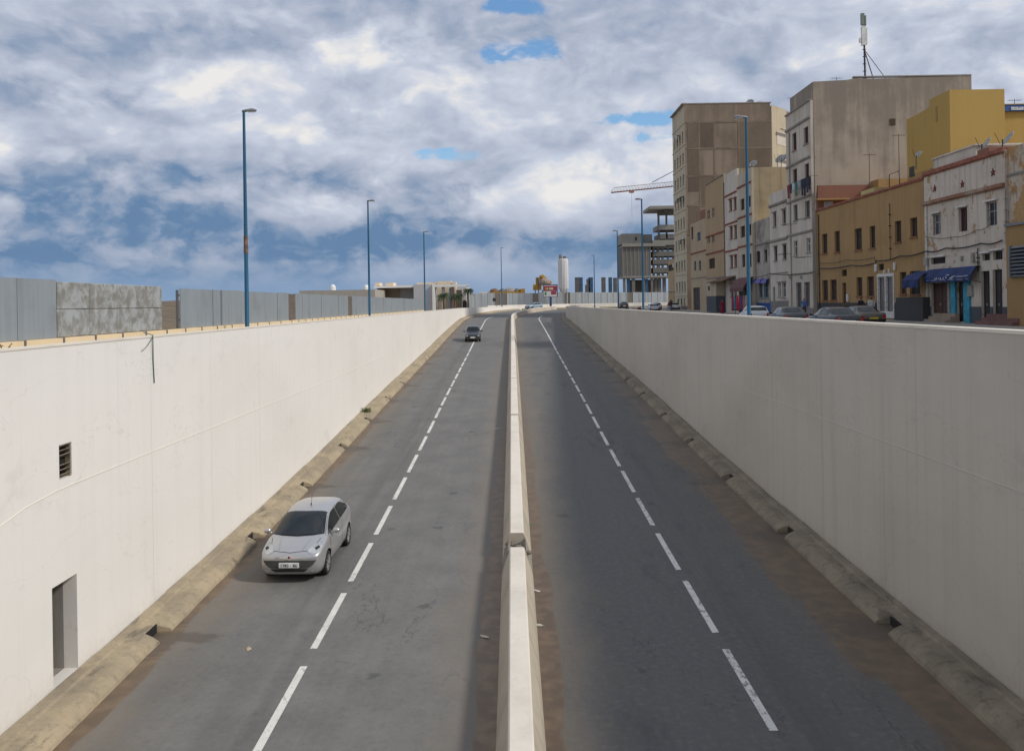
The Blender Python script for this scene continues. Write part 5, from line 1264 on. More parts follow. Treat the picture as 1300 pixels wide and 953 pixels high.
# ---- roof furniture
def dish(loc, r, rz, label):
    root = thing('satellite_dish', label, 'satellite dish', loc, 'satellite dishes on the roofs', world=False, rz=rz)
    mb = MB(); rows = []
    for i in range(5):
        rr2 = r*i/4; rows.append([Vector((rr2*math.cos(a),-.25*r*(1-(i/4)**2)*-1,rr2*math.sin(a))) for a in [2*math.pi*k/16 for k in range(17)]])
    mb.grid([[Vector((p_.x,p_.y*.9,p_.z+r+.3)) for p_ in row] for row in rows]); o = mb.build('dish', plain('dish_grey',(.30,.295,.28),.5), root, smooth=True); o.modifiers.new('s','SOLIDIFY').thickness=.02; o.rotation_euler = (R(-35),0,0)
    mb = MB(); mb.tube([(0,.1,-.6),(0,.12,r+.1)],.035,6); mb.tube([(0,.0,.25),(0,-.7*r,r+.5)],.015,5); mb.build('bracket', IRON, root)
    return root
def mast(loc, h, label):
    root = thing('television_aerial', label, 'aerial', loc, 'aerials on the roofs', world=False)
    mb = MB(); mb.tube([(0,0,-.4),(0,0,h)],.022,5); mb.build('pole', IRON, root)
    mb = MB(); mb.tube([(-.5,0,h-.1),(.5,0,h-.1)],.012,4)
    for i in range(6): x = -.45+.18*i; mb.tube([(x,-.25,h-.1),(x,.25,h-.1)],.008,4)
    mb.build('antenna_bars', IRON, root)
dish(at_x(1161.5,204,XF+.9),.28,R(-70),'white satellite dish above the hut on the ochre roof')
dish(at_x(1244,193,XF+.6),.38,R(-95),'grey satellite dish tilted beside the red hut on the starred house'); dish(at_x(1270,189,XF+.6),.45,R(-98),'larger grey satellite dish near the corner of the starred house')
dish(at_y(954,214,101),.5,R(-40),'pale satellite dish on the roof of the cream four storey house')
q = at_y(951,131,137); q.z = z9-.2; dish(q,.65,R(-30),'brown satellite dish on top of the tallest apartment block')
q = at_y(966,131,137); q.z = z9-.2; dish(q,.45,R(10),'small dish right of the brown one on the tallest block')
mb = MB()
q = at_y(985,208,98.5)
dish(at_y(986,209,98.8),.6,R(-60),'big dish leaning above the yellowed side wall'); dish(at_y(991,208,98.9),.6,R(-70),'big dish nearest the tall house above the yellowed side wall')
mast(at_x(1104,236,XF+1),2.6,'thin aerial standing on the ochre house roof'); q = at_x(1005.5,130,XF+.5); q.z = EYE+zz(1016,136); mast(q,1.9,'aerial on the front parapet of the tall grey house')
q = at_y(1062,104,d4+2); q.z = zk0; mast(q,.9,'short aerial on the big grey wall left of the telecom mast'); q = at_y(1220,97,d4+2); q.z = zk1; mast(q,.5,'tiny aerial at the right end of the big grey wall')
q = at_x(1141.5,217,XF+2.5); q.z = EYE+zt3-.3; mast(q,5.0,'tall thin aerial beside the railing on the ochre house')
q = at_y(1288,132,yn+4); q.z = at_y(1288,142,yn+1.5).z; mast(q,1.5,'aerial above the blue rooftop sign')
# telecom mast
q = at_y(1098.5,103,d4+1.5); q.z = zk0-.1
root = thing('telecom_mast', 'telecom mast with white antenna panels guyed on the grey roof', 'mast', q, world=False)
kx = (d4+1.5)/F; H = (103-11)*kx
mb = MB(); mb.tube([(0,0,-.3),(-.05,0,H*.62)],.09,8); mb.tube([(-.12,0,H*.62),(-.15,0,H)],.05,6)
for i in range(5): mb.box(-.22,.1,-.05,.05,H*(.1+.1*i),H*(.1+.1*i)+.05)
mb.build('pole', IRON, root)
mb = MB(); mb.box(-.33,-.03,-.12,.12,H*.84,H*1.0); mb.box(.02,.14,-.1,.1,H*.83,H*.97); mb.build('antenna_panel', plain('panel_greygreen',(.17,.20,.17),.6), root)
mb = MB(); mb.box(-.30,.06,-.14,.14,H*.56,H*.82); mb.box(-.52,-.32,-.1,.1,H*.60,H*.66); mb.box(.10,.22,-.1,.1,H*.57,H*.80); mb.build('antenna_panel', plain('panel_white',(.66,.66,.64),.5), root)
for tx in (1111,1127):
    e = at_y(tx,97,d4+1.2)-q; mb = MB(); mb.tube([(-.05,0,H*.50),(e.x,e.y+.4,e.z-.15)],.045 if tx<1115 else .03,6); mb.build('guy_strut', IRON, root)
# facade cables
def cable(pts, label, r=.03):
    mb = MB(); path = []
    for a, b in zip(pts, pts[1:]):
        for i in range(8): t_ = i/8; v = lerp(a,b,t_); path.append(v+Vector((0,0,-.12*math.sin(math.pi*t_))))
    path.append(pts[-1]); mb.tube(path, r, 5); tag(mb.build('facade_cable', IRON, off=pts[0]), label, 'cable')
X_ = XF-.12
cable([at_x(x,y,X_) for x,y in ((1272,305),(1245,309),(1200,315),(1174,319),(1142,325),(1112,331),(1110,334),(1080,336.5),(1039,340.5))], 'black power cable strung across the ochre and starred house fronts',.045)
cable([at_x(x,y,X_) for x,y in ((1174,300),(1210,301),(1240,292),(1258,284))], 'thin sagging wire below the windows of the starred house',.018)
cable([at_x(x,y,X_) for x,y in ((1039,334),(1075,330),(1110,326.5),(1111,331))], 'upper thin cable on the ochre house front',.02)
cable([at_x(x,y,XF-.5) for x,y in ((1034,345),(1008,348),(978,347),(956,352),(922,355))], 'cable running along the white house fronts',.035)
# ================================================================ STREET LAMPS
LBLUE = stucco('lamp_blue_paint', (.008,.10,.19), (.015,.07,.12), .25, .4, scale=2, rough=.45, bump=.05); RUST = plain('rust_patch', (.16,.11,.08), .85, var=.4, scale=6); HEADG = plain('lamp_head_grey', (.26,.27,.28), .45, .4)
LDIFF = plain('lamp_diffuser', (.45,.45,.43), .3)
def lamp(label, px, py, side, zb, rust=False, ztop=EYE+9.0):
    t_ = at_z(px,py,ztop)
    root = thing('street_lamp', label, 'street lamp', (t_.x,t_.y,zb), 'blue street lamps', world=False)
    H = ztop-zb
    mb = MB(); mb.tube([(0,0,-.2),(0,0,.9),(0,0,.95),(0,0,H*.5),(0,0,H)],[.125,.12,.10,.085,.06],12); po = mb.build('pole', LBLUE, root, angle=40)
    mb = MB(); mb.box(-.2,.2,-.2,.2,-.02,.05); mb.box(-.045,.045,-.118,-.09,.5,.85); mb.build('base_plate', LBLUE, root)
    mb = MB(); mb.tube([(-side*.08,0,H-.02),(side*.08,0,H+.01),(side*.40,0,H+.03),(side*.58,0,H+.01)],[.05,.065,.09,.045],10); o = mb.build('lamp_head', HEADG, root, angle=50); o.scale = (1,1.0,1)
    mb = MB(); mb.box(side*.34-.17,side*.34+.17,-.065,.065,H-.06,H-.03); mb.build('diffuser', LDIFF, o)
    if rust:
        mb = MB(); mb.tube([(0,0,H*.40),(0,0,H*.475)],[.102,.098],12); mb.build('rust_patch', RUST, root)
    return root
for (px,py,lb,rust) in ((309.5,141,'nearest left blue street lamp with a rust patch half way up',True),(467,255,'second blue street lamp along the left panel fence',False),(538,294.5,'blue street lamp standing before the white gatehouse',False),(636,314.5,'farthest left blue street lamp beside the round sign',False)):
    zt__ = EYE+9 if px < 600 else at_y(px,py,184).z
    p_ = at_z(px,py,zt__); lamp(lb,px,py,1,zg(p_.y),rust,zt__)
for (px,py,lb) in ((947,149,'tallest looking blue street lamp in front of the white houses'),(814.5,253,'blue street lamp before the bare concrete frame at the bend'),(783.5,293,'blue street lamp left of the concrete tower'),(754,324,'farthest right blue street lamp beside the dark hatchback')):
    p_ = at_z(px,py,EYE+9); lamp(lb,px,py,-1,zg(p_.y))
# ================================================================ LEFT FENCE
XFE = -13.5
t = NT('fence_sheet'); o_ = t.tc.outputs['Object']
st = t.noise(t.mapping(o_,(1,3,.12)), 1.6, 6, .6); bl = t.noise(o_, .7, 5)
c = t.mix(t.ramp(st,.3,.7), (.265,.30,.325), (.305,.34,.365)); c = t.mix(t.math('MULTIPLY',t.ramp(bl,.5,.7),.35), c, (.20,.215,.23)); t.col(c); t.rough(.6); t.b.inputs['Metallic'].default_value = .25; SHEET = t.m
t = NT('fence_stained'); o_ = t.tc.outputs['Object']
n1 = t.noise(t.mapping(o_,(1,1,1),(3,3,8)), 2.0, 9, .68, .4); n2 = t.noise(o_, 4, 8, .7)
c = t.mix(t.ramp(n1,.38,.60), (.34,.36,.365), (.195,.19,.172)); c = t.mix(t.math('MULTIPLY',t.ramp(n2,.5,.75),.4), c, (.27,.25,.21)); t.col(c); t.rough(.8); STAINED = t.m
SLOT = plain('rusty_slot', (.13,.105,.085), .85, var=.35, scale=4)
PLINTH = stucco('cream_blocks', (.76,.60,.385), (.62,.47,.29), .1, .4, scale=1.5); POST = plain('fence_post', (.13,.125,.12), .7)
fence = thing('panel_fence', 'long fence of grey metal panels on a cream block base, left of the road', 'fence', (XFE,40,zg(40)))
zb0, zpt = zg(0)-.05, EYE-.80; ztp = EYE+.86
def fd(px): u,_ = ray(px,395); return XFE/u
mb = MB(); 
edge_px = [-400,-200,-90,22,72,113,148,178,205,229,250,270,289,306,322,337,352,366,375,384,392.5,400,408,416,423,430,436,442,447,452,457,462,467,472,477,482,487,492,497,502,507,512,517,522,527,532,537]
ds = [fd(x) for x in edge_px]
rnd = random.Random(4)
for i, (a, b) in enumerate(zip(ds, ds[1:])):
    x0, x1 = edge_px[i], edge_px[i+1]
    mb = MB(); mb.box(XFE+.02,XFE+.20,a+.04,b-.04,zb0,zpt-.01); mb.build('base_block', PLINTH, fence)
    mb = MB(); mb.box(XFE+.0,XFE+.215,a-.05,a+.05,zb0,zpt-.004); mb.box(XFE-.16,XFE-.08,a-.05,a+.05,zpt,ztp-.1); mb.build('post', POST, fence)
    zt_ = ztp+ (.05 if x1 <= 72 else (0 if x1 <= 205 else -.03+rnd.uniform(-.015,.015)))
    if x0 == 205: continue           # missing panel
    if x0 in (366,442): 
        mb = MB(); mb.box(XFE-.05,XFE-.02,a+.04,b-.04,zpt,zt_-.05); mb.build('rusty_panel', SLOT, fence); continue
    if 72 <= x0 < 205:
        zmid = (zpt+zt_)/2
        for q0,q1 in ((zpt,zmid-.01),(zmid+.01,zt_)):
            mb = MB(); mb.box(XFE-.06,XFE+.03,a+.015,b-.015,q0,q1); bevel(mb.build('panel', STAINED, fence),.02)
    else:
        off = rnd.uniform(0,.03) if x0 > 72 else 0
        mb = MB(); 
        n = 0
        mb.box(XFE-.04+off,XFE+.0+off,a+.012,b-.012,zpt+.0,zt_)
        if x0 >= 229:
            for k in range(1,n): y = lerp(a,b,k/n); mb.box(XFE+off+.001,XFE+.012+off,y-.02,y+.02,zpt+.02,zt_-.02)
        mb.build('panel', SHEET, fence)
mb = MB(); gp = edge_px.index(205)
for a,b in ((ds[0],ds[gp]),(ds[gp+1],ds[-1])): mb.box(XFE-.1,XFE-.06,a,b,ztp-.35,ztp-.28); mb.box(XFE-.1,XFE-.06,a,b,zpt+.3,zpt+.37); mb.build('rail', POST, fence)
# earth bank seen through the gap
mb = MB(); rr2 = random.Random(2)
rows = []
for i in range(24):
    y = 26+i*9; rows.append([Vector((x,y,zg(y)+h*(1+.25*math.sin(i*1.3+x)))) for x,h in ((-16,-.05),(-20,.8),(-26,1.75),(-33,2.3),(-46,2.0),(-90,-.1))])
mb.grid(rows); tag(mb.build('earth_bank', stucco('brown_earth',(.16,.115,.07),(.08,.07,.04),.1,1.0,scale=1.5,sscale=1), fix=False, off=(0,0,0)), 'low bank of brown scrubby earth behind the fence gap', kind='structure')
# weeds
LEAF = plain('weed_green', (.075,.095,.03), .8, var=.5, scale=9); LEAF2 = plain('dry_weed', (.20,.165,.08), .9, var=.4, scale=9)
def weed(loc, label, n=60, r=.5, h=.35, m_=None):
    mb = MB(); rg = random.Random(int(abs(loc[0]*100+loc[1]*37)))
    for i in range(n):
        a = rg.uniform(0,6.28); q = rg.uniform(0,r); b = Vector((math.cos(a)*q,math.sin(a)*q,0)); hh = h*rg.uniform(.4,1.1); d = Vector((math.cos(a),math.sin(a),0))*rg.uniform(.02,.18); s_ = Vector((-math.sin(a),math.cos(a),0))*.014
        mb.quad(b-s_,b+s_,b+d*.5+Vector((0,0,hh*.6))+s_*1.4,b+d*.5+Vector((0,0,hh*.6))-s_*1.4); mb.quad(b+d*.5+Vector((0,0,hh*.6))-s_*1.4,b+d*.5+Vector((0,0,hh*.6))+s_*1.4,b+d+Vector((0,0,hh)))
    o = mb.build('weed', m_ or LEAF, None, off=(0,0,0), fix=False); o.location = loc; tag(o, label, 'weed', 'weeds')
zl = zg(30)
weed((XFE+.6,38.5,zl),'green weeds at the foot of the panel fence left of the nearest lamp',120,.7,.95); weed((XFE+.55,42.0,zl),'green weeds at the foot of the panel fence right of the nearest lamp',120,.7,.9)
weed((XL+.35,48.0,zr(48)+.24),'small weed growing in the left kerb below the white wall',60,.3,.3,LEAF)
mb = MB()
for i in range(70): a=random.uniform(0,6.28); b=Vector((random.uniform(-.1,.1),random.uniform(-1.1,1.1),random.uniform(0,.22))); mb.tube([b,b+Vector((random.uniform(-.1,.15),random.uniform(-.25,.25),random.uniform(.0,.2)))],.012,4)
o = mb.build('brushwood', plain('brush_brown',(.13,.085,.05),.9,var=.4), None, off=(0,0,0)); o.location = (XFE+.35,21.0,zpt-.28); tag(o,'clump of dry brown twigs lying on the cream fence base','brushwood')
# litter on the road
LIT = plain('litter_white', (.62,.62,.60), .6); 
for (px,py,c_,lb) in ((671.5,665,(.03,.25,.10),'small green bottle lying right of the barrier gap'),(681,750,(.6,.58,.54),'white crumpled paper in the mud right of the barrier'),(684.5,793.5,(.6,.58,.5),'tiny pale scrap on the mud right of the barrier'),(615,808,(.5,.45,.36),'flat straw coloured scrap left of the barrier'),(316,824,(.42,.34,.22),'straw coloured scrap in the lane below the silver car')):
    d=17.0
    for _ in range(6): d = (zr(d)-EYE)/ray(px,py)[1]
    u,_ = ray(px,py); mb = MB(); mb.ball((0,0,.008),.11,.05,.010,8,5,.35); o = mb.build('litter', plain('litter_%d'%px, c_, .6), None, off=(0,0,0), smooth=False); o.location=(u*d,d,zr(d)+.005); o.rotation_euler=(0,0,px); tag(o, lb, 'litter', 'litter on the road')
# ================================================================ FAR LEFT: GATEHOUSE, PALMS
GY = 160.0
gz = zg(GY)
def gx(px): return ray(px,385)[0]*GY
def gzv(px,py): return at_y(px,py,GY).z
gh = thing('gatehouse', 'flat roofed white and grey gatehouse behind the panel fence', 'building', (gx(545),GY,gz))
GREYP = stucco('grey_plaster', (.50,.495,.50), (.40,.395,.39), .2, .3); SAND = stucco('sand_stone', (.74,.61,.45), (.6,.48,.35), .2, .4); GWHITE = stucco('gate_white', (.85,.83,.79), (.7,.68,.64), .1, .3)
def gb(nm, x0, x1, y0, y1, pt, pb, m_, par=None): 
    mb = MB(); mb.box(gx(x0),gx(x1),GY+y0,GY+y1,(gz-.2 if pb is None else gzv((x0+x1)/2,pb)),gzv((x0+x1)/2,pt)); return mb.build(nm, m_, par or gh)
gb('wall',525,549,0.5,10,361,None,GREYP); gb('wall',474,525,5,12,361.5,None,GREYP); gb('roof_slab',474,526,1,12,362.8,365.2,GWHITE); gb('back_wall',474,503,4.6,5,365.4,None,stucco('shade_tan',(.36,.30,.22),(.3,.25,.18),.2,.4)); 
gb('parapet',474,480,2,6,358.5,362.6,SAND); gb('parapet',488,498,2,6,358.5,362.6,SAND); gb('parapet',525.5,554,6,12,357.5,362.5,SAND)
gb('portal',549,552.5,0,1,361,None,GWHITE); gb('portal',592,595.5,0,1,363,None,GWHITE); gb('portal',552.6,595.5,0.0,1,361.2,364.0,GWHITE)
gb('tower',554,572,2,8,356.6,None,SAND); gb('tower',573,578,2,6,357.5,None,SAND); gb('wall',578,592,4,9,364.2,None,GREYP)
gb('pillar',560.5,564.5,.6,1.4,364.2,None,GREYP); gb('door',570,573.2,1.2,1.6,365,None,plain('glass_blue',(.20,.27,.33),.15)); gb('pillar',574,576,.6,1.4,364.2,None,stucco('brick_red',(.30,.15,.10),(.2,.1,.07),.2,.3)); gb('pillar',579,586,.6,1.6,368,None,stucco('brown_pillar',(.24,.19,.14),(.17,.14,.1),.2,.3))
b_ = MB(); q = at_y(590,389,GY-1); b_.box(q.x-.4,q.x+.4,GY-1.4,GY-.8,gz,q.z+.9); b_.ball((q.x,GY-1.1,q.z+1.0),.35,.3,.2); tag(b_.build('litter_bin', DARKP, off=(q.x,GY-1.1,gz)), 'dark bin standing by the gatehouse portal', 'bin')
PFR = plain('palm_green', (.045,.075,.022), .6, var=.45, scale=3); PTR = stucco('palm_trunk', (.20,.145,.09), (.12,.09,.06), .2, .7, scale=3, bump=.8)
def palm(px, ptop, h, label, seed, r=1.9):
    q = at_y(px,ptop,GY-4); rg = random.Random(seed); root = thing('palm_tree', label, 'palm tree', (q.x,GY-4,zg(GY-4)), 'palms by the gatehouse', world=False)
    H = q.z-zg(GY-4); mb = MB(); mb.tube([(0,0,-.2),(.03,0,H*.4),(.0,.02,H*.8),(0,0,H)],[.26,.2,.19,.26],9); mb.build('trunk', PTR, root, smooth=True)
    mb = MB()
    for i in range(34):
        a = 2*math.pi*i/34*3.1+rg.uniform(-.2,.2); up = rg.uniform(-.5,1.2); L_ = r*rg.uniform(.75,1.1); d = Vector((math.cos(a),math.sin(a),0)); pts = []
        for k in range(7): t_ = k/6; pts.append(Vector((0,0,H))+d*L_*t_*math.cos(up*.6*(1-t_))+Vector((0,0,L_*(math.sin(up)*t_*.8-.75*t_*t_))))
        sd = Vector((-d.y,d.x,0))
        for k in range(6):
            p0,p1 = pts[k],pts[k+1]
            for s in (-1,1):
                for m2 in range(3):
                    b0 = lerp(p0,p1,m2/3); w_ = .42*(1-abs(k/6-.4)); mb.quad(b0,lerp(p0,p1,(m2+.8)/3),lerp(p0,p1,(m2+1.2)/3)+sd*s*w_+Vector((0,0,-.16-rg.uniform(0,.12))))
    mb.build('crown', PFR, root, fix=False)
palm(563,373.5,4.2,'left palm with a broad crown before the gatehouse portal',1,1.35); palm(580,374,4,'middle palm with a thick trunk before the gatehouse portal',2,1.35); palm(594,367.5,5,'tallest palm at the right end of the gatehouse',3,1.15)
# low buildings beyond the fence
mb = MB(); q0,q1 = at_y(380,369,150), at_y(476,370,150); mb.box(q0.x,q1.x,150,165,0,q0.z); o = tag(mb.build('warehouse', stucco('pale_shed',(.40,.37,.32),(.3,.28,.25),.2,.4), off=((q0.x+q1.x)/2,157,0)), 'long low pale shed just showing over the panel fence', 'warehouse')
for (px,py,lb) in ((422.5,369,'white roof tank on the low shed, left one'),(465,369.5,'white roof tank behind the second lamp')):
    q = at_y(px,py,152); mb = MB(); mb.lathe([(.05,.75),(.35,.6),(.55,.25),(.6,-.6)][::-1],(0,0,.5),14); mb.lathe([(.62,-.3),(.62,-.2)],(0,0,0),14); o = mb.build('roof_tank', plain('tank_white',(.7,.7,.68),.5), None, off=(0,0,0)); o.location=(q.x,q.y,q.z-.1); tag(o,lb,'water tank','roof tanks')
mb = MB(); q0,q1 = at_y(600,372,300), at_y(680,372,300); mb.box(q0.x-30,q1.x+10,300,310,.2,at_y(640,373.3,300).z); tag(mb.build('site_wall', stucco('tan_wall',(.36,.28,.2),(.28,.22,.16),.2,.4), off=(q0.x,300,.2)), 'distant tan wall behind the hoarding', 'wall')
# ================================================================ FAR CENTRE
HY = 232.0
hz_ = zg(HY)
HOARD = stucco('hoarding_sheet', (.53,.555,.555), (.43,.45,.45), .4, .4, scale=.8, sscale=.04); HOARD2 = stucco('hoarding_rust', (.26,.225,.19), (.19,.165,.14), .4, .5)
hd = thing('hoarding', 'long pale grey construction hoarding across the far side of the road', 'hoarding', (0,HY,hz_))
pxs = [560]+[596+8.0*i for i in range(33)]
for i,(a,b) in enumerate(zip(pxs,pxs[1:])):
    x0,x1 = ray(a,385)[0]*HY, ray(b,385)[0]*HY; zt_ = at_y((a+b)/2,372.0 if b<690 else 371.0,HY).z
    rust = any(a <= q < b for q in (634,641,680,722,797))
    mb = MB(); w_ = x1-x0
    mb.box(x0+.02,x1-.02,HY,HY+.05,hz_-.3,zt_-.02*(i%3))
    for k in range(1,5): mb.box(x0+w_*k/5-.04,x0+w_*k/5+.04,HY-.03,HY-.002,hz_-.3,zt_-.1)
    mb.build('panel', HOARD2 if rust else HOARD, hd)
    mb = MB(); mb.box(x0-.06,x0+.06,HY-.1,HY-.035,hz_-.3,zt_+.05); mb.build('post', HOARD, hd)
# low white wall + kerb before the hoarding
def lowwall(nm, pts, h, th, m_, label):
    mb = MB(); rows = []
    for p_ in pts: z = zg(p_.y); rows.append([Vector((p_.x,p_.y,z-.3)),Vector((p_.x,p_.y,z+h)),Vector((p_.x,p_.y+th,z+h)),Vector((p_.x,p_.y+th,z-.3))])
    mb.grid(rows); tag(mb.build(nm, m_, off=(pts[0].x,pts[0].y,.0)), label, 'wall')
lowwall('boundary_wall', [Vector((x,y,0)) for x,y in ((-5.2,181),(3,196),(14,206),(30,210),(52,212))], .95, .3, WHITE, 'low white boundary wall in front of the far hoarding')
YK = stucco('yellow_kerb', (.42,.33,.08), (.3,.25,.12), .1, .6)
mb = MB(); rows = [[Vector((x,y,zg(y)-.1)),Vector((x,y,zg(y)+.17)),Vector((x,y+.25,zg(y)+.17)),Vector((x,y+.25,zg(y)-.1))] for x,y in ((-4.6,178.5),(3.4,191),(14,200),(30,204),(52,206))]
mb.grid(rows); tag(mb.build('kerb', YK, off=(0,0,0)), 'yellow painted kerb round the far bend', kind='structure')
mb = MB(); mb.quad(*[(x,y,zg(y)+.006) for x,y in ((-4.5,178),(3.4,190.9),(3.4,186),(2,180))]); 
rows = [[Vector((x,y0,zg(y0)+.003)),Vector((x,lerp(y0,y1,.5) if y0 > 189 else 190,.303)),Vector((x,y1,zg(y1)+.003))] for x,y0,y1 in ((2.02,180.5,189.6),(5,178.9,192.5),(11,175.7,197.2),(17.7,172.2,200.8),(24.2,172.05,202.2),(60,172.05,205.5))]
mb = MB(); mb.grid(rows); tag(mb.build('street', STREET, fix=False, off=(0,0,0)), 'road crossing at the top of the ramp', kind='structure')
# round sign
q = at_y(627.5,380.5,186); root = thing('round_sign', 'dark round road sign seen from behind beside the farthest left lamp', 'sign', (q.x,186,zg(186)), world=False)
mb = MB(); hh = q.z-zg(186); mb.tube([(0,0,-.1),(0,0,hh)],.035,6); mb.build('post', STEELG, root); mb = MB(); mb.tube([(0,-.02,hh),(0,-.05,hh)],.42,24); mb.build('sign_disc', plain('sign_back',(.05,.05,.055),.5), root)
# billboard
BY = 195.0; q = at_y(699,377,BY); root = thing('billboard', 'red and white advertising board on a blue post at the far bend', 'billboard', (q.x,BY,zg(BY)))
BBL = plain('billboard_blue', (.035,.06,.17), .5)
bx0,bx1 = at_y(690,370,BY).x, at_y(707.5,370,BY).x; bz0,bz1 = at_y(699,376.5,BY).z, at_y(699,362.3,BY).z
mb = MB(); mb.box(q.x-.26,q.x+.26,BY+.1,BY+.5,zg(BY)-.2,bz0); mb.build('post', BBL, root)
mb = MB(); mb.box(bx0-.1,bx1+.1,BY,BY+.5,bz0-.1,bz1+.2); fr_ = mb.build('frame', BBL, root)
mb = MB(); mb.box(bx0,bx1,BY-.03,BY-.003,bz0,bz1); pn = mb.build('poster', [plain('poster_white',(.62,.60,.58),.6)], root)
def pb(u0,u1,v0,v1,c_,nm='poster_print'):
    mb = MB(); mb.box(lerp(bx0,bx1,u0),lerp(bx0,bx1,u1),BY-.05,BY-.033,lerp(bz0,bz1,v0),lerp(bz0,bz1,v1)); mb.build(nm, plain('print_%d_%d'%(u0*99,v0*99), c_, .6), pn)
pb(0.01,.97,.50,.95,(.33,.04,.045)); pb(.08,.22,.12,.42,(.04,.22,.12)); pb(.55,.92,.18,.48,(.30,.05,.07)); pb(.97,.999,.02,.99,(.05,.07,.2))
for i,(u0,u1,c_) in enumerate(((.14,.24,(.45,.40,.12)),(.27,.34,(.6,.5,.3)),(.42,.52,(.6,.58,.5)),(.55,.68,(.62,.6,.58)))):
    mb = MB(); mb.box(lerp(bx0,bx1,u0),lerp(bx0,bx1,u1),BY-.07,BY-.053,lerp(bz0,bz1,.62),lerp(bz0,bz1,.80)); mb.build('poster_print', plain('print_mark%d'%i,c_,.6), pn)
# silo
SY = 229.0; q = at_y(715.5,372,SY); sr = 6.3/F*SY; zs0 = at_y(715.5,366.5,SY).z; zs1 = at_y(715.5,330.5,SY).z
root = thing('silo', 'tall white cement silo on legs behind the hoarding', 'silo', (q.x,SY,zg(SY)))
mb = MB(); mb.lathe([(sr*.3,zs0-1.2),(sr,zs0),(sr,zs1),(sr*.9,zs1+.35),(.2,zs1+.5)],(q.x,SY,0),28)
for k in range(14): a = 2*math.pi*k/14; mb.tube([(q.x+math.cos(a)*sr,SY+math.sin(a)*sr,zs0),(q.x+math.cos(a)*sr,SY+math.sin(a)*sr,zs1)],.06,4)
mb.build('tank', stucco('silo_white',(.66,.64,.63),(.5,.48,.47),.4,.3,sscale=.03), root, angle=40)
for a in (.8,2.3,3.9,5.5): mb = MB(); mb.tube([(q.x+math.cos(a)*sr*.95,SY+math.sin(a)*sr*.95,zg(SY)),(q.x+math.cos(a)*sr*.95,SY+math.sin(a)*sr*.95,zs0+.3)],.14,6); mb.build('leg', STEELG, root)
mb = MB(); mb.tube([(q.x-sr*.5,SY,zs1+.3),(q.x-sr*.5,SY,zs1+1.5)],.45,10); mb.tube([(q.x+sr*.35,SY,zs1+.3),(q.x+sr*.35,SY,zs1+1.1)],.5,10); mb.tube([(q.x-sr,SY-sr*.4,zs1+1.0),(q.x+sr,SY-sr*.4,zs1+1.0)],.05,4); mb.build('filter_unit', plain('filter_grey',(.22,.22,.22),.6), root)
# pillars of the site
PC = stucco('raw_concrete_dark', (.17,.155,.14), (.12,.11,.10), .3, .5); PB = stucco('blue_formwork', (.06,.13,.22), (.045,.09,.16), .3, .3)
for i,(a,b,m_,top,lb) in enumerate(((730.3,735.6,PC,352,'grey concrete pillar, first from the silo'),(735.8,740,PB,352,'blue formwork pillar joined to the first grey pillar'),(745,749,PC,354,'grey pillar with a stepped top behind the far lamp'),(747.5,753,PB,352,'blue formwork pillar behind the far lamp'),(764,769,PC,352,'lone grey concrete pillar between two blue pillars'),(773,777.3,PB,352,'lone slim blue formwork pillar'),(779,783.5,PC,352.5,'grey pillar just left of the lamp by the concrete tower'))):
    x0,x1 = at_y(a,370,290).x, at_y(b,370,290).x; zt_ = at_y((a+b)/2,top,290).z; mb = MB(); mb.box(x0,x1,290,290+(x1-x0),zg(290)-.2,zt_); mb.box(x0-.05,x1+.05,289.95,290.3,zt_-.5,zt_-.35); mb.box(x0-.05,x1+.05,289.95,290.3,zt_-2.6,zt_-2.45)
    if 'stepped' in lb: mb.box(x0-.5,x0-.003,290,291,zg(290),zt_-2)
    tag(mb.build('concrete_pillar', m_, off=((x0+x1)/2,290.5,zg(290))), lb, 'pillar', 'pillars on the building site')
# concrete tower + frame
CY = 262.0
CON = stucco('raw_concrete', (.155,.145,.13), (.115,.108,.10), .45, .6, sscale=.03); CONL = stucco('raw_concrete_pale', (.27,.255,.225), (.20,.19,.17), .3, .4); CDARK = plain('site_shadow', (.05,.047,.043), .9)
def cx_(px, Y=CY): return at_y(px,340,Y).x
def cz(px, py, Y=CY): return at_y(px,py,Y).z
ct = thing('unfinished_tower', 'bare grey concrete tower block under construction', 'building', (cx_(812),CY,zg(CY)))
def cb(nm, a, b, y0, y1, pt, pb_, m_, root=None, Y=CY):
    mb = MB(); mb.box(cx_(a,Y),cx_(b,Y),Y+y0,Y+y1,zg(Y)-.2 if pb_ is None else cz((a+b)/2,pb_,Y),cz((a+b)/2,pt,Y)); return mb.build(nm, m_, root or ct)
cb('wall',791,826,0,12,311,352,CON); cb('upper_wall',790.5,818,1.5,12,296,310.9,CONL); cb('upper_wall',818.2,830.5,3,12,296.5,310.9,stucco('raw_concrete_b',(.24,.225,.20),(.18,.17,.15),.3,.4)); cb('parapet_beam',790,858,-.4,0,305.5,311.3,CONL) if False else None
mb = MB(); n=8
for k in range(n): x = cx_(791+35*k/(n-1)); mb.box(x-.1,x+.1,CY-.07,CY-.003,cz(808,351.8),cz(808,311.4))
mb.build('wall_rib', CONL, ct)
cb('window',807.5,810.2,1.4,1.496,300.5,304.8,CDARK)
cb('floor_slab',790.5,845,-.6,12,309,313,CONL)
for a,b in ((791,794),(802,806),(816,818.5),(826,829)): cb('column',a,b,0,1,352,None,PC)
for a,b in ((795.5,800),(818.8,823)): cb('formwork_panel',a,b,.4,.8,354,None,PB)
cb('floor_slab',790.5,858,-.4,10,350,352.6,CONL); cb('back_wall',803,845,9,10,354,None,CON)
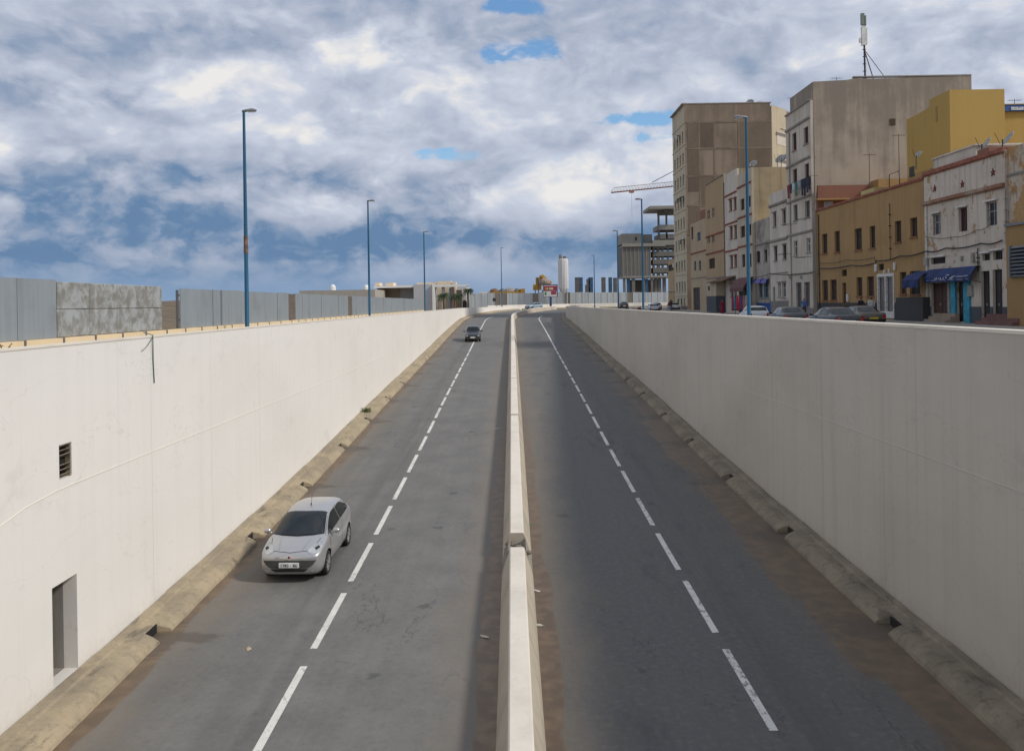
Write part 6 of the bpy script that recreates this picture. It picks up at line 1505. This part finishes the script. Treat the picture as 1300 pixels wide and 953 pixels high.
# open floors right of the tower
fr = thing('building_frame', 'open concrete floor frame with bare slabs and columns beside the tall block', 'building', (cx_(840),CY,zg(CY)))
for i,(pt,pb_) in enumerate(((311,315.2),(318.8,325),(329,335),(339.5,346),(350,352.6))):
    if i < 4: cb('floor_slab',829.3,866,.5,10,pt,pb_,CON,fr)
for a,b in ((829.3,831.8),(834.8,838.6),(841,843.4),(848,850),(855,857.5)): cb('column',a,b,.8,1.8,311,352,CON,fr)
for a,b in ((832,834.5),(838.8,840.8),(843.6,847.8)): 
    pass
for a,b in ((831,835),(836,840),(842,846)): cb('column',a,b,1,2,352.7,None,PC,fr)
cb('floor_slab',829.5,872,0,11,304.5,310.9,CONL,fr); cb('floor_slab',838.5,872,1,11,296.5,302.8,CONL,fr); cb('floor_slab',837.3,872,-.3,11,285.3,291.5,CONL,fr); cb('roof_slab',824.5,872,-3,11,262.5,266.3,CONL,fr); cb('roof_slab',843,872,-1,11,266.4,269,CON,fr)
for a,b in ((836.8,839),(847,849),(860,862)): cb('column',a,b,1,1.8,266.4,304,CON,fr)
# crane
KY = 275.0
kr = thing('tower_crane', 'tower crane whose red white jib points left over the building site', 'crane', (at_y(905,300,KY).x,KY,zg(KY)))
KW = plain('crane_white', (.50,.45,.42), .5); KR = plain('crane_red', (.30,.16,.12), .5)
tip = at_y(776,244.6,KY); jr = at_y(905,231.5,KY); mb = MB(); n = 34
def jp(t_, dy, dz): return lerp(tip,jr,t_)+Vector((0,dy,dz))
for k in range(n):
    a,b = k/n,(k+1)/n; h = 1.5 if k else .3; h2 = 1.5
    mb.tube([jp(a,-.7,0),jp(b,.7,0)],.05,4); mb.tube([jp(a,-.7,0),jp(b,0,h2)],.05,4); mb.tube([jp(a,.7,0),jp(b,0,h2)],.05,4); mb.tube([jp(b,-.7,0),jp(b,0,h2)],.05,4)
mb.tube([jp(.0,0,.2),jp(1/n,0,1.5),jp(1,0,1.5)],.12,5); mb.build('jib_lattice', KW, kr)
mb = MB(); mb.tube([jp(0,-.7,0),jp(1,-.7,0)],.15,5); mb.tube([jp(0,.7,0),jp(1,.7,0)],.15,5); mb.box(jp(.2,0,0).x-.7,jp(.2,0,0).x+.7,KY-.8,KY+.8,jp(.2,0,0).z-.7,jp(.2,0,0).z-.1); mb.build('jib_chord', KR, kr)
apex = jr+Vector((1.5,0,11)); mb = MB(); mb.tube([jp(.40,0,1.9),apex],.11,5); mb.tube([jp(.85,0,1.9),apex],.08,5); mb.tube([jp(.2,0,-.6),jp(.2,0,-9)],.03,4); mb.build('pendant_line', IRON, kr)
mb = MB()
for dx in (-.8,.8):
    for dy in (-.8,.8): mb.tube([(jr.x+1.5+dx,KY+dy,zg(KY)),(jr.x+1.5+dx,KY+dy,jr.z+2)],.1,5); mb.tube([(jr.x+1.5+dx,KY+dy,jr.z+2),apex],.1,5)
for k in range(18):
    z = lerp(0,jr.z,k/18); z2 = lerp(0,jr.z,(k+1)/18)
    for s in (-1,1): mb.tube([(jr.x+.7,KY+s*.8,z),(jr.x+2.3,KY+s*.8,z2)],.05,4); mb.tube([(jr.x+1.5+s*.8,KY-.8,z),(jr.x+1.5+s*.8,KY+.8,z2)],.05,4)
mb.build('mast', KW, kr); mb = MB(); mb.tube([jr+Vector((2,0,.5)),jr+Vector((14,0,.5))],.5,4); mb.box(jr.x+11,jr.x+14,KY-1,KY+1,jr.z-1.8,jr.z+.3); mb.build('counter_jib', KR, kr)
# yellow plant behind hoarding
YELM = stucco('machine_yellow', (.44,.24,.03), (.27,.17,.06), .3, .7, scale=1.5); BRN = stucco('rust_brown', (.19,.11,.07), (.11,.075,.055), .3, .7)
EY = 285.0
ex = lambda px: at_y(px,370,EY).x
ez = lambda py: at_y(690,py,EY).z
pl = thing('batching_plant', 'yellow concrete batching plant towering behind the billboard', 'machine', (ex(687),EY,zg(EY)))
mb = MB(); mb.box(ex(677),ex(687.5),EY,EY+3,ez(368),ez(361)); mb.build('hopper', YELM, pl)
mb = MB(); mb.box(ex(680.5),ex(685),EY+.2,EY+2,ez(361),ez(352)); mb.box(ex(685.4),ex(690),EY+.2,EY+2,ez(361),ez(349.5)); mb.build('tower_frame', YELM, pl)
mb = MB(); mb.tube([(ex(687),EY+1,ez(350.5)),(ex(699.5),EY+1,ez(361))],1.0,6); mb.build('chute', YELM, pl); mb = MB(); mb.ball((ex(692),EY,ez(358)),1.8,1.5,1.4,12,8); mb.build('drum', plain('drum_grey',(.34,.27,.22),.7,var=.4), pl)
for px in (679,683,688): mb = MB(); mb.box(ex(px),ex(px)+.3,EY+.5,EY+.8,zg(EY),ez(368)); mb.build('leg', PC, pl)
mb = MB(); mb.box(ex(682.8),ex(684.4),EY-.05,EY+.197,ez(367),ez(352.5)); mb.build('ladder_shaft', PC, pl)
ym = thing('gravel_bins', 'long yellow gravel bin with brown and grey heaps behind the hoarding', 'machine', (ex(645),EY,zg(EY)))
mb = MB(); mb.box(ex(620),ex(662),EY,EY+4,zg(EY),ez(369.3)); mb.build('bin_wall', YELM, ym); mb = MB(); mb.box(ex(661),ex(666.5),EY-.2,EY+4.2,zg(EY),ez(366)); mb.build('end_plate', YELM, ym)
for (a,b,tp,m_) in ((621,634,365,BRN),(633,643,365.5,PC),(640,655,364,plain('grey_heap',(.33,.31,.28),.9,var=.3)),(651,662,365.5,PC)):
    mb = MB(); mb.ball(((ex(a)+ex(b))/2,EY+2,ez(369.8)),(ex(b)-ex(a))/2,1.9,ez(tp)-ez(369.8),14,8,.06); mb.build('heap', m_, ym)
mb = MB(); mb.box(at_y(609,372,240).x,at_y(616,372,240).x,240,242,zg(240),at_y(612,370.3,240).z); tag(mb.build('site_cabin', WHITE, off=(at_y(612,372,240).x,241,zg(240))), 'small white cabin roof left of the yellow gravel bins', 'cabin')
